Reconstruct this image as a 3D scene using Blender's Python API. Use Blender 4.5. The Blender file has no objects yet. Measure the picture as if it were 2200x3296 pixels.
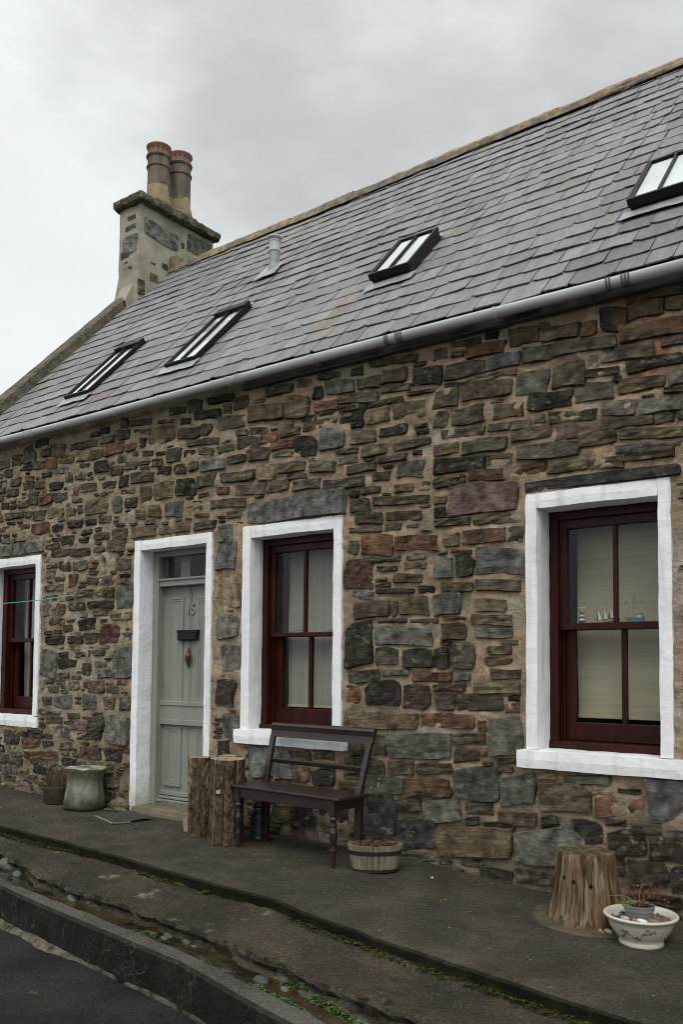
import bpy, bmesh, math, random
import numpy as np
from mathutils import Vector, Matrix
from math import sin, cos, pi, radians

random.seed(11)
C = bpy.context.scene.collection
SC = bpy.context.scene

# ------------------------------------------------------------------ camera
cam_d = bpy.data.cameras.new('camera')
cam = bpy.data.objects.new('camera', cam_d); C.objects.link(cam)
_yaw = math.atan2(3800, 2850); _p = radians(3.2); _r = radians(0.45)
h = Vector((-cos(_yaw), sin(_yaw), 0)); rt = Vector((h.y, -h.x, 0)); uz = Vector((0, 0, 1))
fw = h*cos(_p)+uz*sin(_p); up = uz*cos(_p)-h*sin(_p)
RR = rt*cos(_r)+up*sin(_r); UU = up*cos(_r)-rt*sin(_r)
CAM = Vector((0, -5.3, 1.30))
cam.matrix_world = Matrix(((RR.x, UU.x, -fw.x, CAM.x), (RR.y, UU.y, -fw.y, CAM.y), (RR.z, UU.z, -fw.z, CAM.z), (0, 0, 0, 1)))
cam_d.sensor_fit = 'AUTO'; cam_d.sensor_width = 36; cam_d.lens = 2850/3296*36
cam_d.shift_y = (1990-1648)/3296
cam_d.clip_start = .05; cam_d.clip_end = 2000
cam_d.dof.use_dof = True; cam_d.dof.focus_distance = 6.3; cam_d.dof.aperture_fstop = 5.0
SC.camera = cam

# ------------------------------------------------------------------ sky, sun, exposure
SUN_EL, SUN_AZ = radians(52), radians(150)     # azimuth clockwise from +Y: the bright part of the cloud is behind the camera, to its right
wd = bpy.data.worlds.new('World'); SC.world = wd; wd.use_nodes = True
nt = wd.node_tree; nt.nodes.clear()
def wn(t, **k):
    n = nt.nodes.new(t)
    for a, v in k.items(): setattr(n, a, v)
    return n
def wl(a, b): nt.links.new(a, b)
geo = wn('ShaderNodeTexCoord')
sky = wn('ShaderNodeTexSky', sky_type='NISHITA', sun_disc=False, sun_elevation=SUN_EL, sun_rotation=SUN_AZ)
skm = wn('ShaderNodeVectorMath', operation='SCALE'); skm.inputs['Scale'].default_value = .09; wl(sky.outputs[0], skm.inputs[0])
mp = wn('ShaderNodeMapping'); mp.inputs['Scale'].default_value = (1, 1, 1.9); mp.inputs['Location'].default_value = (.32, .1, .25)
wl(geo.outputs['Generated'], mp.inputs[0])
n1 = wn('ShaderNodeTexNoise'); n1.inputs['Scale'].default_value = 2.3; n1.inputs['Detail'].default_value = 6; n1.inputs['Roughness'].default_value = .5; n1.inputs['Distortion'].default_value = .25
wl(mp.outputs[0], n1.inputs['Vector'])
n2 = wn('ShaderNodeTexNoise'); n2.inputs['Scale'].default_value = 5.5; n2.inputs['Detail'].default_value = 5; wl(mp.outputs[0], n2.inputs['Vector'])
# one broad rain cloud above the ridge, its edge broken by the noise
CLOUD = Vector((-.44, .69, .59)).normalized()
dt = wn('ShaderNodeVectorMath', operation='DOT_PRODUCT'); wl(geo.outputs['Generated'], dt.inputs[0]); dt.inputs[1].default_value = CLOUD
ad = wn('ShaderNodeMath', operation='MULTIPLY_ADD'); wl(n2.outputs[0], ad.inputs[0]); ad.inputs[1].default_value = .15; wl(dt.outputs['Value'], ad.inputs[2])
mr = wn('ShaderNodeMapRange', interpolation_type='SMOOTHSTEP'); wl(ad.outputs[0], mr.inputs[0])
for i, v in zip((1, 2, 3, 4), (.99, 1.085, 0, 1)): mr.inputs[i].default_value = v
r1 = wn('ShaderNodeMapRange'); wl(n1.outputs[0], r1.inputs[0])
for i, v in zip((1, 2, 3, 4), (.3, .7, .80, .93)): r1.inputs[i].default_value = v
dk = wn('ShaderNodeMath', operation='MULTIPLY_ADD'); wl(mr.outputs[0], dk.inputs[0]); dk.inputs[1].default_value = -.35; wl(r1.outputs[0], dk.inputs[2])
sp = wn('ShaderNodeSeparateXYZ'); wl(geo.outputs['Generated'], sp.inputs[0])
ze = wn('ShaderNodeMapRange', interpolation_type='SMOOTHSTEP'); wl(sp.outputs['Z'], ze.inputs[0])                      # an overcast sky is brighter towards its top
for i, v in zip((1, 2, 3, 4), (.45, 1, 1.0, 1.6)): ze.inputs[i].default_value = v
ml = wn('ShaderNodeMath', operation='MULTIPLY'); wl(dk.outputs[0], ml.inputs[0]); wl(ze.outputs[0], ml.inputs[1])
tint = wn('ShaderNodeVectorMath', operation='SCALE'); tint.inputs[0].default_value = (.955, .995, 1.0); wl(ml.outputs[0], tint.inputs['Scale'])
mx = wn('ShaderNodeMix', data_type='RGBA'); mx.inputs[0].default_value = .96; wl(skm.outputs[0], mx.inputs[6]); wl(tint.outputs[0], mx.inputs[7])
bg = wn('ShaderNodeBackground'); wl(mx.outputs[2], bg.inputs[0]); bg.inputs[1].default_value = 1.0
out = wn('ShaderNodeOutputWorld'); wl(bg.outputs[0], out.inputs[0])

sun_d = bpy.data.lights.new('sun', 'SUN'); sun_d.energy = 1.5; sun_d.angle = radians(40); sun_d.color = (1, .97, .92)
sun = bpy.data.objects.new('sun', sun_d); C.objects.link(sun)
sdir = Vector((sin(SUN_AZ)*cos(SUN_EL), cos(SUN_AZ)*cos(SUN_EL), sin(SUN_EL)))
sun.rotation_euler = (-sdir).to_track_quat('-Z', 'Y').to_euler()

SC.view_settings.view_transform = 'Standard'; SC.view_settings.look = 'None'
SC.view_settings.exposure = 0.13; SC.view_settings.gamma = 1.0; SC.view_settings.use_curve_mapping = False
SC.cycles.max_bounces = 8; SC.cycles.filter_width = 1.0; SC.cycles.transparent_max_bounces = 12

# ------------------------------------------------------------------ helpers
def _h(ix, iy, iz, s):
    v = np.sin(ix*127.1+iy*311.7+iz*74.7+s*53.3)*43758.5453
    return v-np.floor(v)
def vn(x, y, z, s=0.):
    x, y, z = (np.asarray(a, float) for a in (x, y, z))
    ix, iy, iz = np.floor(x), np.floor(y), np.floor(z)
    fx, fy, fz = x-ix, y-iy, z-iz
    fx, fy, fz = (f*f*(3-2*f) for f in (fx, fy, fz))
    r = 0
    for a in (0, 1):
        for b in (0, 1):
            for c in (0, 1):
                r = r+_h(ix+a, iy+b, iz+c, s)*(fx if a else 1-fx)*(fy if b else 1-fy)*(fz if c else 1-fz)
    return r*2-1
def fbm(x, y, z, s=0., o=3):
    r, a, k = 0, 1., 1.
    for i in range(o):
        r = r+a*vn(np.asarray(x)*k, np.asarray(y)*k, np.asarray(z)*k, s+i*7.1); a *= .5; k *= 2.03
    return r

def wloc(o):
    L = Vector((0, 0, 0))
    while o is not None:
        L += o.location; o = o.parent
    return L

class MB:
    """collects faces in world coordinates, then links them as ONE mesh object"""
    def __init__(s): s.v, s.f, s.c, s.m = [], [], [], []; s.mi = 0; s.col = (1, 1, 1)
    def add(s, vs, fs):
        b = len(s.v); s.v += [tuple(v) for v in vs]; s.f += [tuple(i+b for i in f) for f in fs]
        s.c += [s.col]*len(vs); s.m += [s.mi]*len(fs)
    def box(s, x0, x1, y0, y1, z0, z1):
        s.add([(x0, y0, z0), (x1, y0, z0), (x1, y1, z0), (x0, y1, z0), (x0, y0, z1), (x1, y0, z1), (x1, y1, z1), (x0, y1, z1)],
              [(0, 3, 2, 1), (4, 5, 6, 7), (0, 1, 5, 4), (1, 2, 6, 5), (2, 3, 7, 6), (3, 0, 4, 7)])
    def obox(s, c, ax, ay, az, hx, hy, hz):
        c = Vector(c); ax, ay, az = (Vector(a).normalized() for a in (ax, ay, az)); P = []
        for k in (-1, 1):
            for i, j in ((-1, -1), (1, -1), (1, 1), (-1, 1)): P.append(c+ax*hx*i+ay*hy*j+az*hz*k)
        s.add(P, [(0, 3, 2, 1), (4, 5, 6, 7), (0, 1, 5, 4), (1, 2, 6, 5), (2, 3, 7, 6), (3, 0, 4, 7)])
    def nbox(s, x0, x1, y0, y1, z0, z1, st=.06, amp=.004, fr=9., seed=0., rnd=.006):
        n = [max(1, int(round((b-a)/st))) for a, b in ((x0, x1), (y0, y1), (z0, z1))]
        K, V, F = {}, [], []
        lo, hi = (x0, y0, z0), (x1, y1, z1)
        def vi(i, j, k):
            t = (i, j, k)
            if t not in K:
                p = [lo[a]+(hi[a]-lo[a])*t[a]/n[a] for a in range(3)]
                e = [a for a in range(3) if t[a] in (0, n[a])]
                if len(e) > 1:
                    for a in e: p[a] += rnd*(1 if t[a] == 0 else -1)*(.55 if len(e) == 2 else .75)
                K[t] = len(V); V.append(p)
            return K[t]
        for a in range(3):
            b, c = (a+1) % 3, (a+2) % 3
            for side in (0, n[a]):
                for i in range(n[b]):
                    for j in range(n[c]):
                        q = []
                        for di, dj in ((0, 0), (1, 0), (1, 1), (0, 1)):
                            t = [0, 0, 0]; t[a] = side; t[b] = i+di; t[c] = j+dj; q.append(vi(*t))
                        F.append(q if side else q[::-1])
        A = np.array(V)
        if amp:
            for a in range(3): A[:, a] += amp*fbm(A[:, 0]*fr+a*31, A[:, 1]*fr, A[:, 2]*fr, seed+a, 2)
        s.add(A.tolist(), F)
    def lathe(s, prof, c, n=20, sx=1., sy=1., amp=0, fr=6., seed=0., cap=True, rot=0.):
        V, F = [], []
        m = len(prof)
        for r, z in prof:
            for i in range(n):
                a = 2*pi*i/n
                k = 1+(amp*float(fbm(cos(a)*fr*.2*2, sin(a)*fr*.2*2, z*fr, seed, 2)) if amp else 0)
                x, y = r*k*sx*cos(a), r*k*sy*sin(a)
                V.append((c[0]+x*cos(rot)-y*sin(rot), c[1]+x*sin(rot)+y*cos(rot), c[2]+z))
        for j in range(m-1):
            for i in range(n):
                F.append((j*n+i, j*n+(i+1) % n, (j+1)*n+(i+1) % n, (j+1)*n+i))
        if cap: F.append(tuple(range(n))[::-1]); F.append(tuple((m-1)*n+i for i in range(n)))
        s.add(V, F)
    def tube(s, pts, r, n=6, cap=True):
        pts = [Vector(p) for p in pts]; rs = r if isinstance(r, (list, tuple)) else [r]*len(pts)
        V, F = [], []; u = None
        for k, p in enumerate(pts):
            t = (pts[min(k+1, len(pts)-1)]-pts[max(k-1, 0)]).normalized()
            if u is None: u = t.orthogonal().normalized()
            u = (u-t*u.dot(t)); u = u.normalized() if u.length > 1e-6 else t.orthogonal().normalized(); w = t.cross(u)
            for i in range(n):
                a = 2*pi*i/n; V.append(p+(u*cos(a)+w*sin(a))*rs[k])
        for k in range(len(pts)-1):
            for i in range(n): F.append((k*n+i, k*n+(i+1) % n, (k+1)*n+(i+1) % n, (k+1)*n+i))
        if cap: F.append(tuple(range(n))[::-1]); F.append(tuple((len(pts)-1)*n+i for i in range(n)))
        s.add(V, F)
    def sheet(s, fn, nu, nv):
        V = [fn(i/nu, j/nv) for j in range(nv+1) for i in range(nu+1)]
        F = [(j*(nu+1)+i, j*(nu+1)+i+1, (j+1)*(nu+1)+i+1, (j+1)*(nu+1)+i) for j in range(nv) for i in range(nu)]
        s.add(V, F)
    def blob(s, c, rx, ry, rz, seed=0., amp=.15, n=10, m=7, rot=0., fr=1.3, flat=0.):
        V, F = [(0, 0, -1)], []
        for j in range(1, m):
            t = pi*j/m
            for i in range(n): a = 2*pi*i/n; V.append((sin(t)*cos(a), sin(t)*sin(a), -cos(t)))
        V.append((0, 0, 1)); A = np.array(V)
        k = 1+amp*fbm(A[:, 0]*fr+seed*3.1, A[:, 1]*fr, A[:, 2]*fr, seed, 2); A = A*k[:, None]
        if flat: A[:, 2] = np.maximum(A[:, 2], -flat)
        x, y = A[:, 0]*rx, A[:, 1]*ry
        P = np.stack([c[0]+x*cos(rot)-y*sin(rot), c[1]+x*sin(rot)+y*cos(rot), c[2]+A[:, 2]*rz], 1)
        for i in range(n): F.append((0, 1+(i+1) % n, 1+i))
        for j in range(m-2):
            for i in range(n): F.append((1+j*n+i, 1+j*n+(i+1) % n, 1+(j+1)*n+(i+1) % n, 1+(j+1)*n+i))
        L = len(V)-1; b = 1+(m-2)*n
        for i in range(n): F.append((b+i, b+(i+1) % n, L))
        s.add(P.tolist(), F)
    def build(s, name, mats, parent=None, smooth=False, bevel=0., cols=False, rnd=None, fix=True):
        me = bpy.data.meshes.new(name); L = wloc(parent) if parent else Vector((0, 0, 0))
        A = np.array(s.v, float)
        org = Vector((0, 0, 0))
        if parent is None:                       # a thing of one mesh has its origin at its base
            org = Vector(((A[:, 0].min()+A[:, 0].max())/2, (A[:, 1].min()+A[:, 1].max())/2, A[:, 2].min()))
            L = org
        A = A-np.array(L)
        me.from_pydata(A.tolist(), [], s.f)
        if fix:
            bm = bmesh.new(); bm.from_mesh(me); bmesh.ops.recalc_face_normals(bm, faces=bm.faces[:]); bm.to_mesh(me); bm.free()
        if not isinstance(mats, (list, tuple)): mats = [mats]
        for m in mats: me.materials.append(m)
        if len(mats) > 1: me.polygons.foreach_set('material_index', s.m)
        if smooth: me.polygons.foreach_set('use_smooth', [True]*len(me.polygons))
        if cols:
            at = me.color_attributes.new('Col', 'FLOAT_COLOR', 'POINT'); at.data.foreach_set('color', np.c_[np.array(s.c, float), np.ones(len(s.c))].ravel())
        if rnd is not None:
            at = me.color_attributes.new('Rnd', 'FLOAT_COLOR', 'POINT'); at.data.foreach_set('color', np.c_[np.array(rnd, float), np.ones(len(rnd))].ravel())
        me.update()
        o = bpy.data.objects.new(name, me); C.objects.link(o)
        if parent: o.parent = parent
        else: o.location = org
        if bevel:
            b = o.modifiers.new('bevel', 'BEVEL'); b.width = bevel; b.segments = 2; b.limit_method = 'ANGLE'; b.angle_limit = radians(40)
        return o

def tag(o, label, cat, group=None):
    o['label'] = label; o['category'] = cat
    if group: o['group'] = group
    return o
def thing(name, label, cat, loc, group=None):
    o = bpy.data.objects.new(name, None); C.objects.link(o); o.location = loc; o.empty_display_size = .1
    return tag(o, label, cat, group)
def struct(o): o['kind'] = 'structure'; return o
def stuff(o): o['kind'] = 'stuff'; return o

# ------------------------------------------------------------------ materials
class NT:
    def __init__(s, name, rough=.8, spec=.4, metal=0.):
        s.mat = bpy.data.materials.new(name); s.mat.use_nodes = True; s.t = s.mat.node_tree
        s.b = s.t.nodes['Principled BSDF']; s.out = s.t.nodes['Material Output']
        s.b.inputs['Roughness'].default_value = rough; s.b.inputs['Specular IOR Level'].default_value = spec; s.b.inputs['Metallic'].default_value = metal
        s.pos = s.n('ShaderNodeNewGeometry').outputs['Position']
    def n(s, t, **k):
        x = s.t.nodes.new(t)
        for a, v in k.items(): setattr(x, a, v)
        return x
    def l(s, a, b): s.t.links.new(a, b)
    def put(s, sock, v):
        if hasattr(v, 'is_output'): s.l(v, sock)
        else: sock.default_value = v if not isinstance(v, tuple) or len(v) != 3 or sock.type != 'RGBA' else (*v, 1)
    def map(s, sc=(1, 1, 1), loc=(0, 0, 0), vec=None):
        m = s.n('ShaderNodeMapping'); m.inputs['Scale'].default_value = sc; m.inputs['Location'].default_value = loc
        s.l(vec or s.pos, m.inputs[0]); return m.outputs[0]
    def noise(s, scale, vec=None, det=4, ro=.55, dist=0.):
        m = s.n('ShaderNodeTexNoise'); m.inputs['Scale'].default_value = scale; m.inputs['Detail'].default_value = det
        m.inputs['Roughness'].default_value = ro; m.inputs['Distortion'].default_value = dist; s.l(vec or s.pos, m.inputs['Vector']); return m.outputs[0]
    def voro(s, scale, vec=None, feat='F1', out='Distance', rand=1.):
        m = s.n('ShaderNodeTexVoronoi', feature=feat); m.inputs['Scale'].default_value = scale; m.inputs['Randomness'].default_value = rand
        s.l(vec or s.pos, m.inputs['Vector']); return m.outputs[out]
    def rng(s, v, a, b, c=0., d=1., smooth=True):
        m = s.n('ShaderNodeMapRange', interpolation_type='SMOOTHSTEP' if smooth else 'LINEAR'); s.l(v, m.inputs[0])
        for i, x in zip((1, 2, 3, 4), (a, b, c, d)): m.inputs[i].default_value = x
        return m.outputs[0]
    def mix(s, f, a, b, mode='MIX'):
        m = s.n('ShaderNodeMix', data_type='RGBA', blend_type=mode); s.put(m.inputs[0], f); s.put(m.inputs[6], a); s.put(m.inputs[7], b); return m.outputs[2]
    def math(s, op, a, b=0., c=0.):
        m = s.n('ShaderNodeMath', operation=op)
        for i, v in enumerate((a, b, c)): s.put(m.inputs[i], v)
        return m.outputs[0]
    def scale(s, col, f):
        m = s.n('ShaderNodeVectorMath', operation='SCALE'); s.put(m.inputs[0], col); s.put(m.inputs['Scale'], f); return m.outputs[0]
    def attr(s, name): return s.n('ShaderNodeAttribute', attribute_name=name)
    def axis(s, k, vec=None):
        m = s.n('ShaderNodeSeparateXYZ'); s.l(vec or s.pos, m.inputs[0]); return m.outputs[k]
    def color(s, c): s.put(s.b.inputs['Base Color'], c)
    def rough(s, c): s.put(s.b.inputs['Roughness'], c)
    def bump(s, hgt, st=.3, dist=.01):
        m = s.n('ShaderNodeBump'); m.inputs['Strength'].default_value = st; m.inputs['Distance'].default_value = dist
        s.l(hgt, m.inputs['Height'])
        if s.b.inputs['Normal'].links: s.l(s.b.inputs['Normal'].links[0].from_socket, m.inputs['Normal'])
        s.l(m.outputs[0], s.b.inputs['Normal'])

def vmat(name, c1, c2, sc=8., rough=.8, spec=.35, bst=.25, bsc=70., bd=.006, stretch=(1, 1, 1), metal=0., lo=.35, hi=.65, speck=None):
    s = NT(name, rough, spec, metal); v = s.map(stretch)
    f = s.rng(s.noise(sc, v, 5), lo, hi); col = s.mix(f, c1, c2)
    if speck: col = s.mix(s.rng(s.noise(speck[1], None, 2), speck[2], speck[2]+.06), col, speck[0])
    s.color(col)
    if bst: s.bump(s.noise(bsc, v, 4), bst, bd)
    return s.mat
def cmat(name, rough=.8, spec=.35, sc=10., amt=.35, bst=.3, bsc=60., bd=.006, stretch=(1, 1, 1)):
    s = NT(name, rough, spec); v = s.map(stretch); a = s.attr('Col')
    s.color(s.scale(a.outputs['Color'], s.rng(s.noise(sc, v, 5), .25, .75, 1-amt, 1+amt)))
    if bst: s.bump(s.noise(bsc, v, 4), bst, bd)
    return s.mat

# rubble stone: layered schist; each stone carries its own colour and the tilt of its layers
s = NT('rubble_stone', .86, .10)
A = s.attr('Col'); R = s.attr('Rnd')
sep = s.n('ShaderNodeSeparateColor'); s.l(R.outputs['Color'], sep.inputs[0])
rv = s.n('ShaderNodeVectorRotate', rotation_type='AXIS_ANGLE'); rv.inputs['Axis'].default_value = (0, 1, 0)
s.l(s.pos, rv.inputs['Vector']); s.l(s.math('MULTIPLY', s.math('SUBTRACT', sep.outputs[0], .5), 4.0), rv.inputs['Angle'])
lv = s.map((4, 4, 44), vec=rv.outputs[0])
lay = s.noise(1., lv, 6, .62, .9); blo = s.noise(14, None, 4)
lmix = s.n('ShaderNodeMix'); s.l(s.rng(sep.outputs[1], 0, 1, .1, 1., False), lmix.inputs[0]); s.l(blo, lmix.inputs[2]); s.l(lay, lmix.inputs[3])
lay2 = s.math('MULTIPLY_ADD', s.math('SUBTRACT', lmix.outputs[0], .5), s.rng(sep.outputs[1], 0, 1, .7, 1.3), s.math('MULTIPLY', blo, .6))
col = s.scale(A.outputs['Color'], s.rng(lay2,   .04, .58, .34, 1.80, False))
col = s.scale(col, s.rng(s.noise(6.5, None, 4, .6), .3, .7, .68, 1.32))
col = s.mix(s.math('MULTIPLY', s.rng(s.noise(9, lv, 3), .54, .70), sep.outputs[2]), col, (.15, .105, .06))         # rusty seams
col = s.mix(s.rng(s.noise(13, s.map((1, 1, 1.5), (3, 5, 1)), 6, .7), .57, .66, 0, .8), col, (.24, .195, .132))         # lime smeared from the joints
col = s.mix(s.rng(s.noise(42, None, 4, .65), .66, .73, 0, .7), col, (.33, .32, .28))                                # lichen and lime specks
wx, wz = s.axis('X'), s.axis('Z')
col = s.mix(s.math('MULTIPLY', s.math('MULTIPLY', s.rng(s.noise(6, s.map((1, 1, .7), (5, 0, 3)), 5), .54, .66), .5), s.math('MULTIPLY', s.rng(wx, -2.2, -1.6), s.rng(wz, 2.5, 2.9))), col, (.26, .12, .05))      # rust run near the eaves
s.color(col)
s.bump(s.math('MULTIPLY', lay, s.rng(sep.outputs[1], 0, 1, .12, 1., False)), .95, .018); s.bump(s.noise(15, s.map((1, 1, 1.7)), 7, .68), 1., .035); s.bump(s.noise(60, None, 5, .7), .7, .010)
M_stone = s.mat

# lime mortar: sandy and warm to the right, greyer to the left, damp and stained low down, one rust run near the eaves
s = NT('mortar', .95, .15)
big = s.noise(1.1, None, 3); px = s.axis('X'); pz = s.axis('Z')
col = s.mix(s.rng(px, -6.6, -4.3), (.34, .285, .195), (.405, .30, .205))
col = s.mix(s.rng(s.noise(3.2, None, 5), .45, .68), col, (.265, .215, .15))
col = s.mix(s.math('MULTIPLY', s.rng(s.noise(2.3, s.map((1, 1, 1), (3, 1, 7)), 5), .52, .66), .7), col, (.40, .36, .275))
col = s.mix(s.math('MULTIPLY', s.rng(s.noise(1.7, s.map((1, 1, .6), (9, 0, 2)), 4), .53, .68), s.rng(px, -4.2, -7.5, .15, .8)), col, (.13, .095, .055))
col = s.mix(s.math('MULTIPLY', s.rng(s.noise(4.5, s.map((1, 1, .7), (5, 0, 3)), 4), .48, .58), s.math('MULTIPLY', s.rng(px, -2.2, -1.6), s.rng(pz, 2.5, 2.8))), col, (.47, .205, .075))
wet = s.math('ADD', pz, s.math('MULTIPLY', s.noise(2.4, None, 4), -.9))
col = s.mix(s.rng(wet, .35, -.45, 0, .75), col, (.15, .128, .094))
s.color(s.scale(s.scale(col, s.rng(s.noise(9, None, 5, .65), .3, .7, .72, 1.22)), s.rng(s.noise(70, None, 4, .7), .25, .75, .7, 1.25)))
s.bump(s.noise(20, None, 6, .65), .8, .03); s.bump(s.noise(160, None, 3, .7), .7, .005)
M_mortar = s.mat

# masonry paint
s = NT('white_masonry_paint', .55, .4)
cr = s.voro(3.1, s.map((1, 1, 1.6), (1, 4, 2)), 'DISTANCE_TO_EDGE'); ck = s.math('MULTIPLY', s.rng(cr, .0, .012, 1, 0), s.rng(s.noise(1.9, None, 2), .52, .6))
col = s.mix(s.rng(s.noise(2.6, None, 5), .4, .7), (.83, .84, .85), (.76, .77, .77))
col = s.mix(s.rng(s.noise(60, s.map((1, 1, .5)), 4), .66, .74, 0, .5), col, (.5, .47, .42))
col = s.mix(s.math('MULTIPLY', ck, .45), col, (.42, .40, .36))
col = s.mix(s.math('MULTIPLY', s.rng(s.noise(1., s.map((14, 14, 1.3)), 4), .50, .72), .38), col, (.45, .44, .39))
col = s.mix(s.math('MULTIPLY', s.rng(s.math('ADD', s.axis('Z'), s.math('MULTIPLY', s.noise(12, None, 5), -.35)), .16, -.12), .55), col, (.30, .27, .20))
col = s.mix(s.rng(s.noise(16, None, 6, .7), .67, .70, 0, .6), col, (.40, .37, .30))
s.color(col); s.bump(s.noise(28, None, 4), .45, .010); s.bump(s.noise(1., s.map((90, 90, 12)), 3), .25, .004)
M_white = s.mat

# slate
s = NT('roof_slate', .66, .32)
A = s.attr('Col'); gv = s.map((26, 7, 7))
col = s.scale(A.outputs['Color'], s.rng(s.noise(1., gv, 5, .6), .25, .75, .82, 1.2))
col = s.mix(s.rng(s.noise(5.5, None, 6, .65), .55, .72, 0, .55), col, (.235, .235, .215))
col = s.mix(s.rng(s.noise(30, None, 5, .7), .60, .70, 0, .5), col, (.11, .105, .095))
col = s.mix(s.rng(s.noise(11, s.map((1, 1, 1), (4, 4, 1)), 4), .72, .75, 0, .9), col, (.33, .19, .03))
col = s.mix(s.rng(s.noise(8, s.map((1, 1, 1), (8, 2, 6)), 6, .7), .66, .72, 0, .55), col, (.40, .41, .38))
col = s.mix(s.math('MULTIPLY', s.rng(s.noise(1., s.map((5, .5, .5), (2, 0, 0)), 5), .50, .70), .5), col, (.15, .135, .11))
col = s.mix(s.rng(s.noise(55, None, 3, .7), .63, .70, 0, .6), col, (.30, .30, .27))
s.color(col); s.bump(s.noise(1., s.map((60, 14, 14)), 5), .5, .008); s.bump(s.noise(26, None, 5, .65), .6, .010)
M_slate = s.mat

M_slatebed = vmat('roof_bed', (.03, .03, .03), (.05, .05, .045))
M_ridge = cmat('ridge_sandstone', .95, .15, 14, .45, .6, 50, .012)
s = NT('cement', .95, .15)
col = s.mix(s.rng(s.noise(9, None, 5, .65), .4, .62), (.15, .135, .10), (.075, .072, .055))
col = s.mix(s.rng(s.voro(55, None, 'F1'), .22, .30, 1, 0), col, (.30, .28, .23)); col = s.mix(s.rng(s.noise(5, None, 4), .6, .7, 0, .7), col, (.16, .13, .05))
s.color(col); s.bump(s.noise(60, None, 4, .7), .9, .02); M_cement = s.mat
M_cap = vmat('chimney_cap_cement', (.085, .08, .058), (.19, .175, .125), 9, .95, .15, 1., 55, .03, lo=.45, hi=.68)
s = NT('chimney_render', .93, .2)
col = s.mix(s.rng(s.noise(3.5, None, 5), .4, .65), (.34, .32, .262), (.25, .228, .17)); col = s.mix(s.rng(s.noise(2.2, s.map((1, 1, .4), (3, 3, 0)), 4), .55, .7, 0, .7), col, (.15, .13, .075))
s.color(col); s.bump(s.noise(35, None, 5), .5, .012); M_render = s.mat
M_pvc = vmat('grey_gutter_plastic', (.47, .485, .48), (.39, .395, .38), 4, .42, .45, .05, 30, .003, (.5, 3, 3))
M_pvcdark = vmat('dark_rubber', (.10, .102, .098), (.13, .13, .125), 9, .6)
M_fascia = vmat('weathered_fascia', (.085, .08, .068), (.12, .11, .09), 5, .7, .35, .2, 30, .004, (.4, 1, 2))
M_lead = vmat('lead_sheet', (.33, .36, .36), (.22, .24, .24), 9, .45, .5, .25, 18, .01)
M_black = vmat('black_aluminium', (.008, .0085, .0085), (.012, .0125, .012), 6, .5, .2, .05)
M_redwood = vmat('red_mahogany_stain', (.036, .006, .0035), (.018, .0035, .0022), 7, .38, .22, .08, 60, .003, (2, 2, .35))
M_green = vmat('sage_green_paint', (.232, .255, .215), (.20, .222, .188), 5, .45, .45, .18, 70, .004, (1, 1, .3), speck=((.40, .46, .42), 55, .72))
M_greendk = vmat('bottle_green_plastic', (.010, .030, .026), (.013, .036, .031), 5, .35, .5, .03)
M_bench = vmat('dark_stained_bench_wood', (.012, .0055, .004), (.022, .011, .008), 4, .40, .65, .1, 50, .003, (1, 6, 6))
M_bronze = vmat('bronze', (.16, .075, .05), (.10, .05, .035), 14, .45, .5, .1, metal=.6)
M_iron = vmat('black_iron', (.008, .009, .009), (.02, .017, .014), 14, .6, .4, .2)
M_alu = vmat('aluminium_strip', (.5, .49, .46), (.38, .37, .35), 14, .35, .5, .1, metal=.7)
M_concrete = vmat('step_concrete', (.17, .145, .10), (.105, .092, .065), 6, .9, .2, .6, 60, .01)
M_plank = vmat('pale_timber', (.30, .22, .125), (.22, .155, .085), 6, .7, .3, .2, 60, .003, (3, 3, .6))
M_barrel = vmat('weathered_barrel_wood', (.215, .19, .145), (.13, .11, .08), 8, .85, .2, .35, 60, .006, (4, 4, .5))
M_bark = None
s = NT('spruce_bark', .95, .15)
v = s.map((1, 1, .55)); col = s.mix(s.rng(s.noise(16, v, 6, .65), .38, .62), (.040, .027, .017), (.105, .075, .050))
col = s.mix(s.rng(s.noise(5, s.map((1, 1, .25), (2, 2, 2)), 4), .58, .64), col, (.22, .16, .085)); col = s.mix(s.rng(s.noise(60, None, 3), .63, .7, 0, .8), col, (.22, .19, .15))
s.color(col); s.bump(s.voro(38, s.map((1, 1, .5)), 'F1'), 1., .02); s.bump(s.noise(70, None, 4), .6, .01); M_bark = s.mat
s = NT('sawn_log_end', .85, .2); v = s.map((1, 1, 1))
col = s.mix(s.rng(s.noise(30, None, 5), .35, .7), (.36, .29, .18), (.20, .15, .085)); s.color(col); s.bump(s.noise(80, None, 3), .4, .006); M_cut = s.mat
s = NT('weathered_stump_wood', .88, .2); v = s.map((30, 30, 1.6))
col = s.mix(s.rng(s.noise(1., v, 5, .6, .6), .36, .62), (.045, .026, .013), (.165, .112, .062)); col = s.mix(s.rng(s.noise(.8, s.map((26, 26, 2.2), (5, 5, 1)), 4), .54, .66), col, (.225, .195, .15))
col = s.mix(s.rng(s.noise(1.2, s.map((9, 9, 1.4), (7, 1, 1)), 4), .58, .7, 0, .7), col, (.16, .085, .03)); s.color(col)
s.bump(s.noise(1., s.map((40, 40, 1.6)), 5), .9, .015); M_stump = s.mat
s = NT('mossy_wood_top', .95, .1); s.color(s.mix(s.rng(s.noise(22, None, 5), .4, .65), (.05, .042, .018), (.135, .105, .058))); s.bump(s.noise(60, None, 4), .8, .01); M_mosstop = s.mat
s = NT('cast_stone_seat', .92, .2)
col = s.mix(s.rng(s.noise(5, s.map((1, 1, .6)), 6, .6), .38, .62), (.20, .20, .165), (.36, .37, .33))
col = s.mix(s.math('MULTIPLY', s.rng(s.noise(7, s.map((1, 1, .35), (3, 2, 1)), 5), .45, .62), .8), col, (.10, .10, .06))
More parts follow.
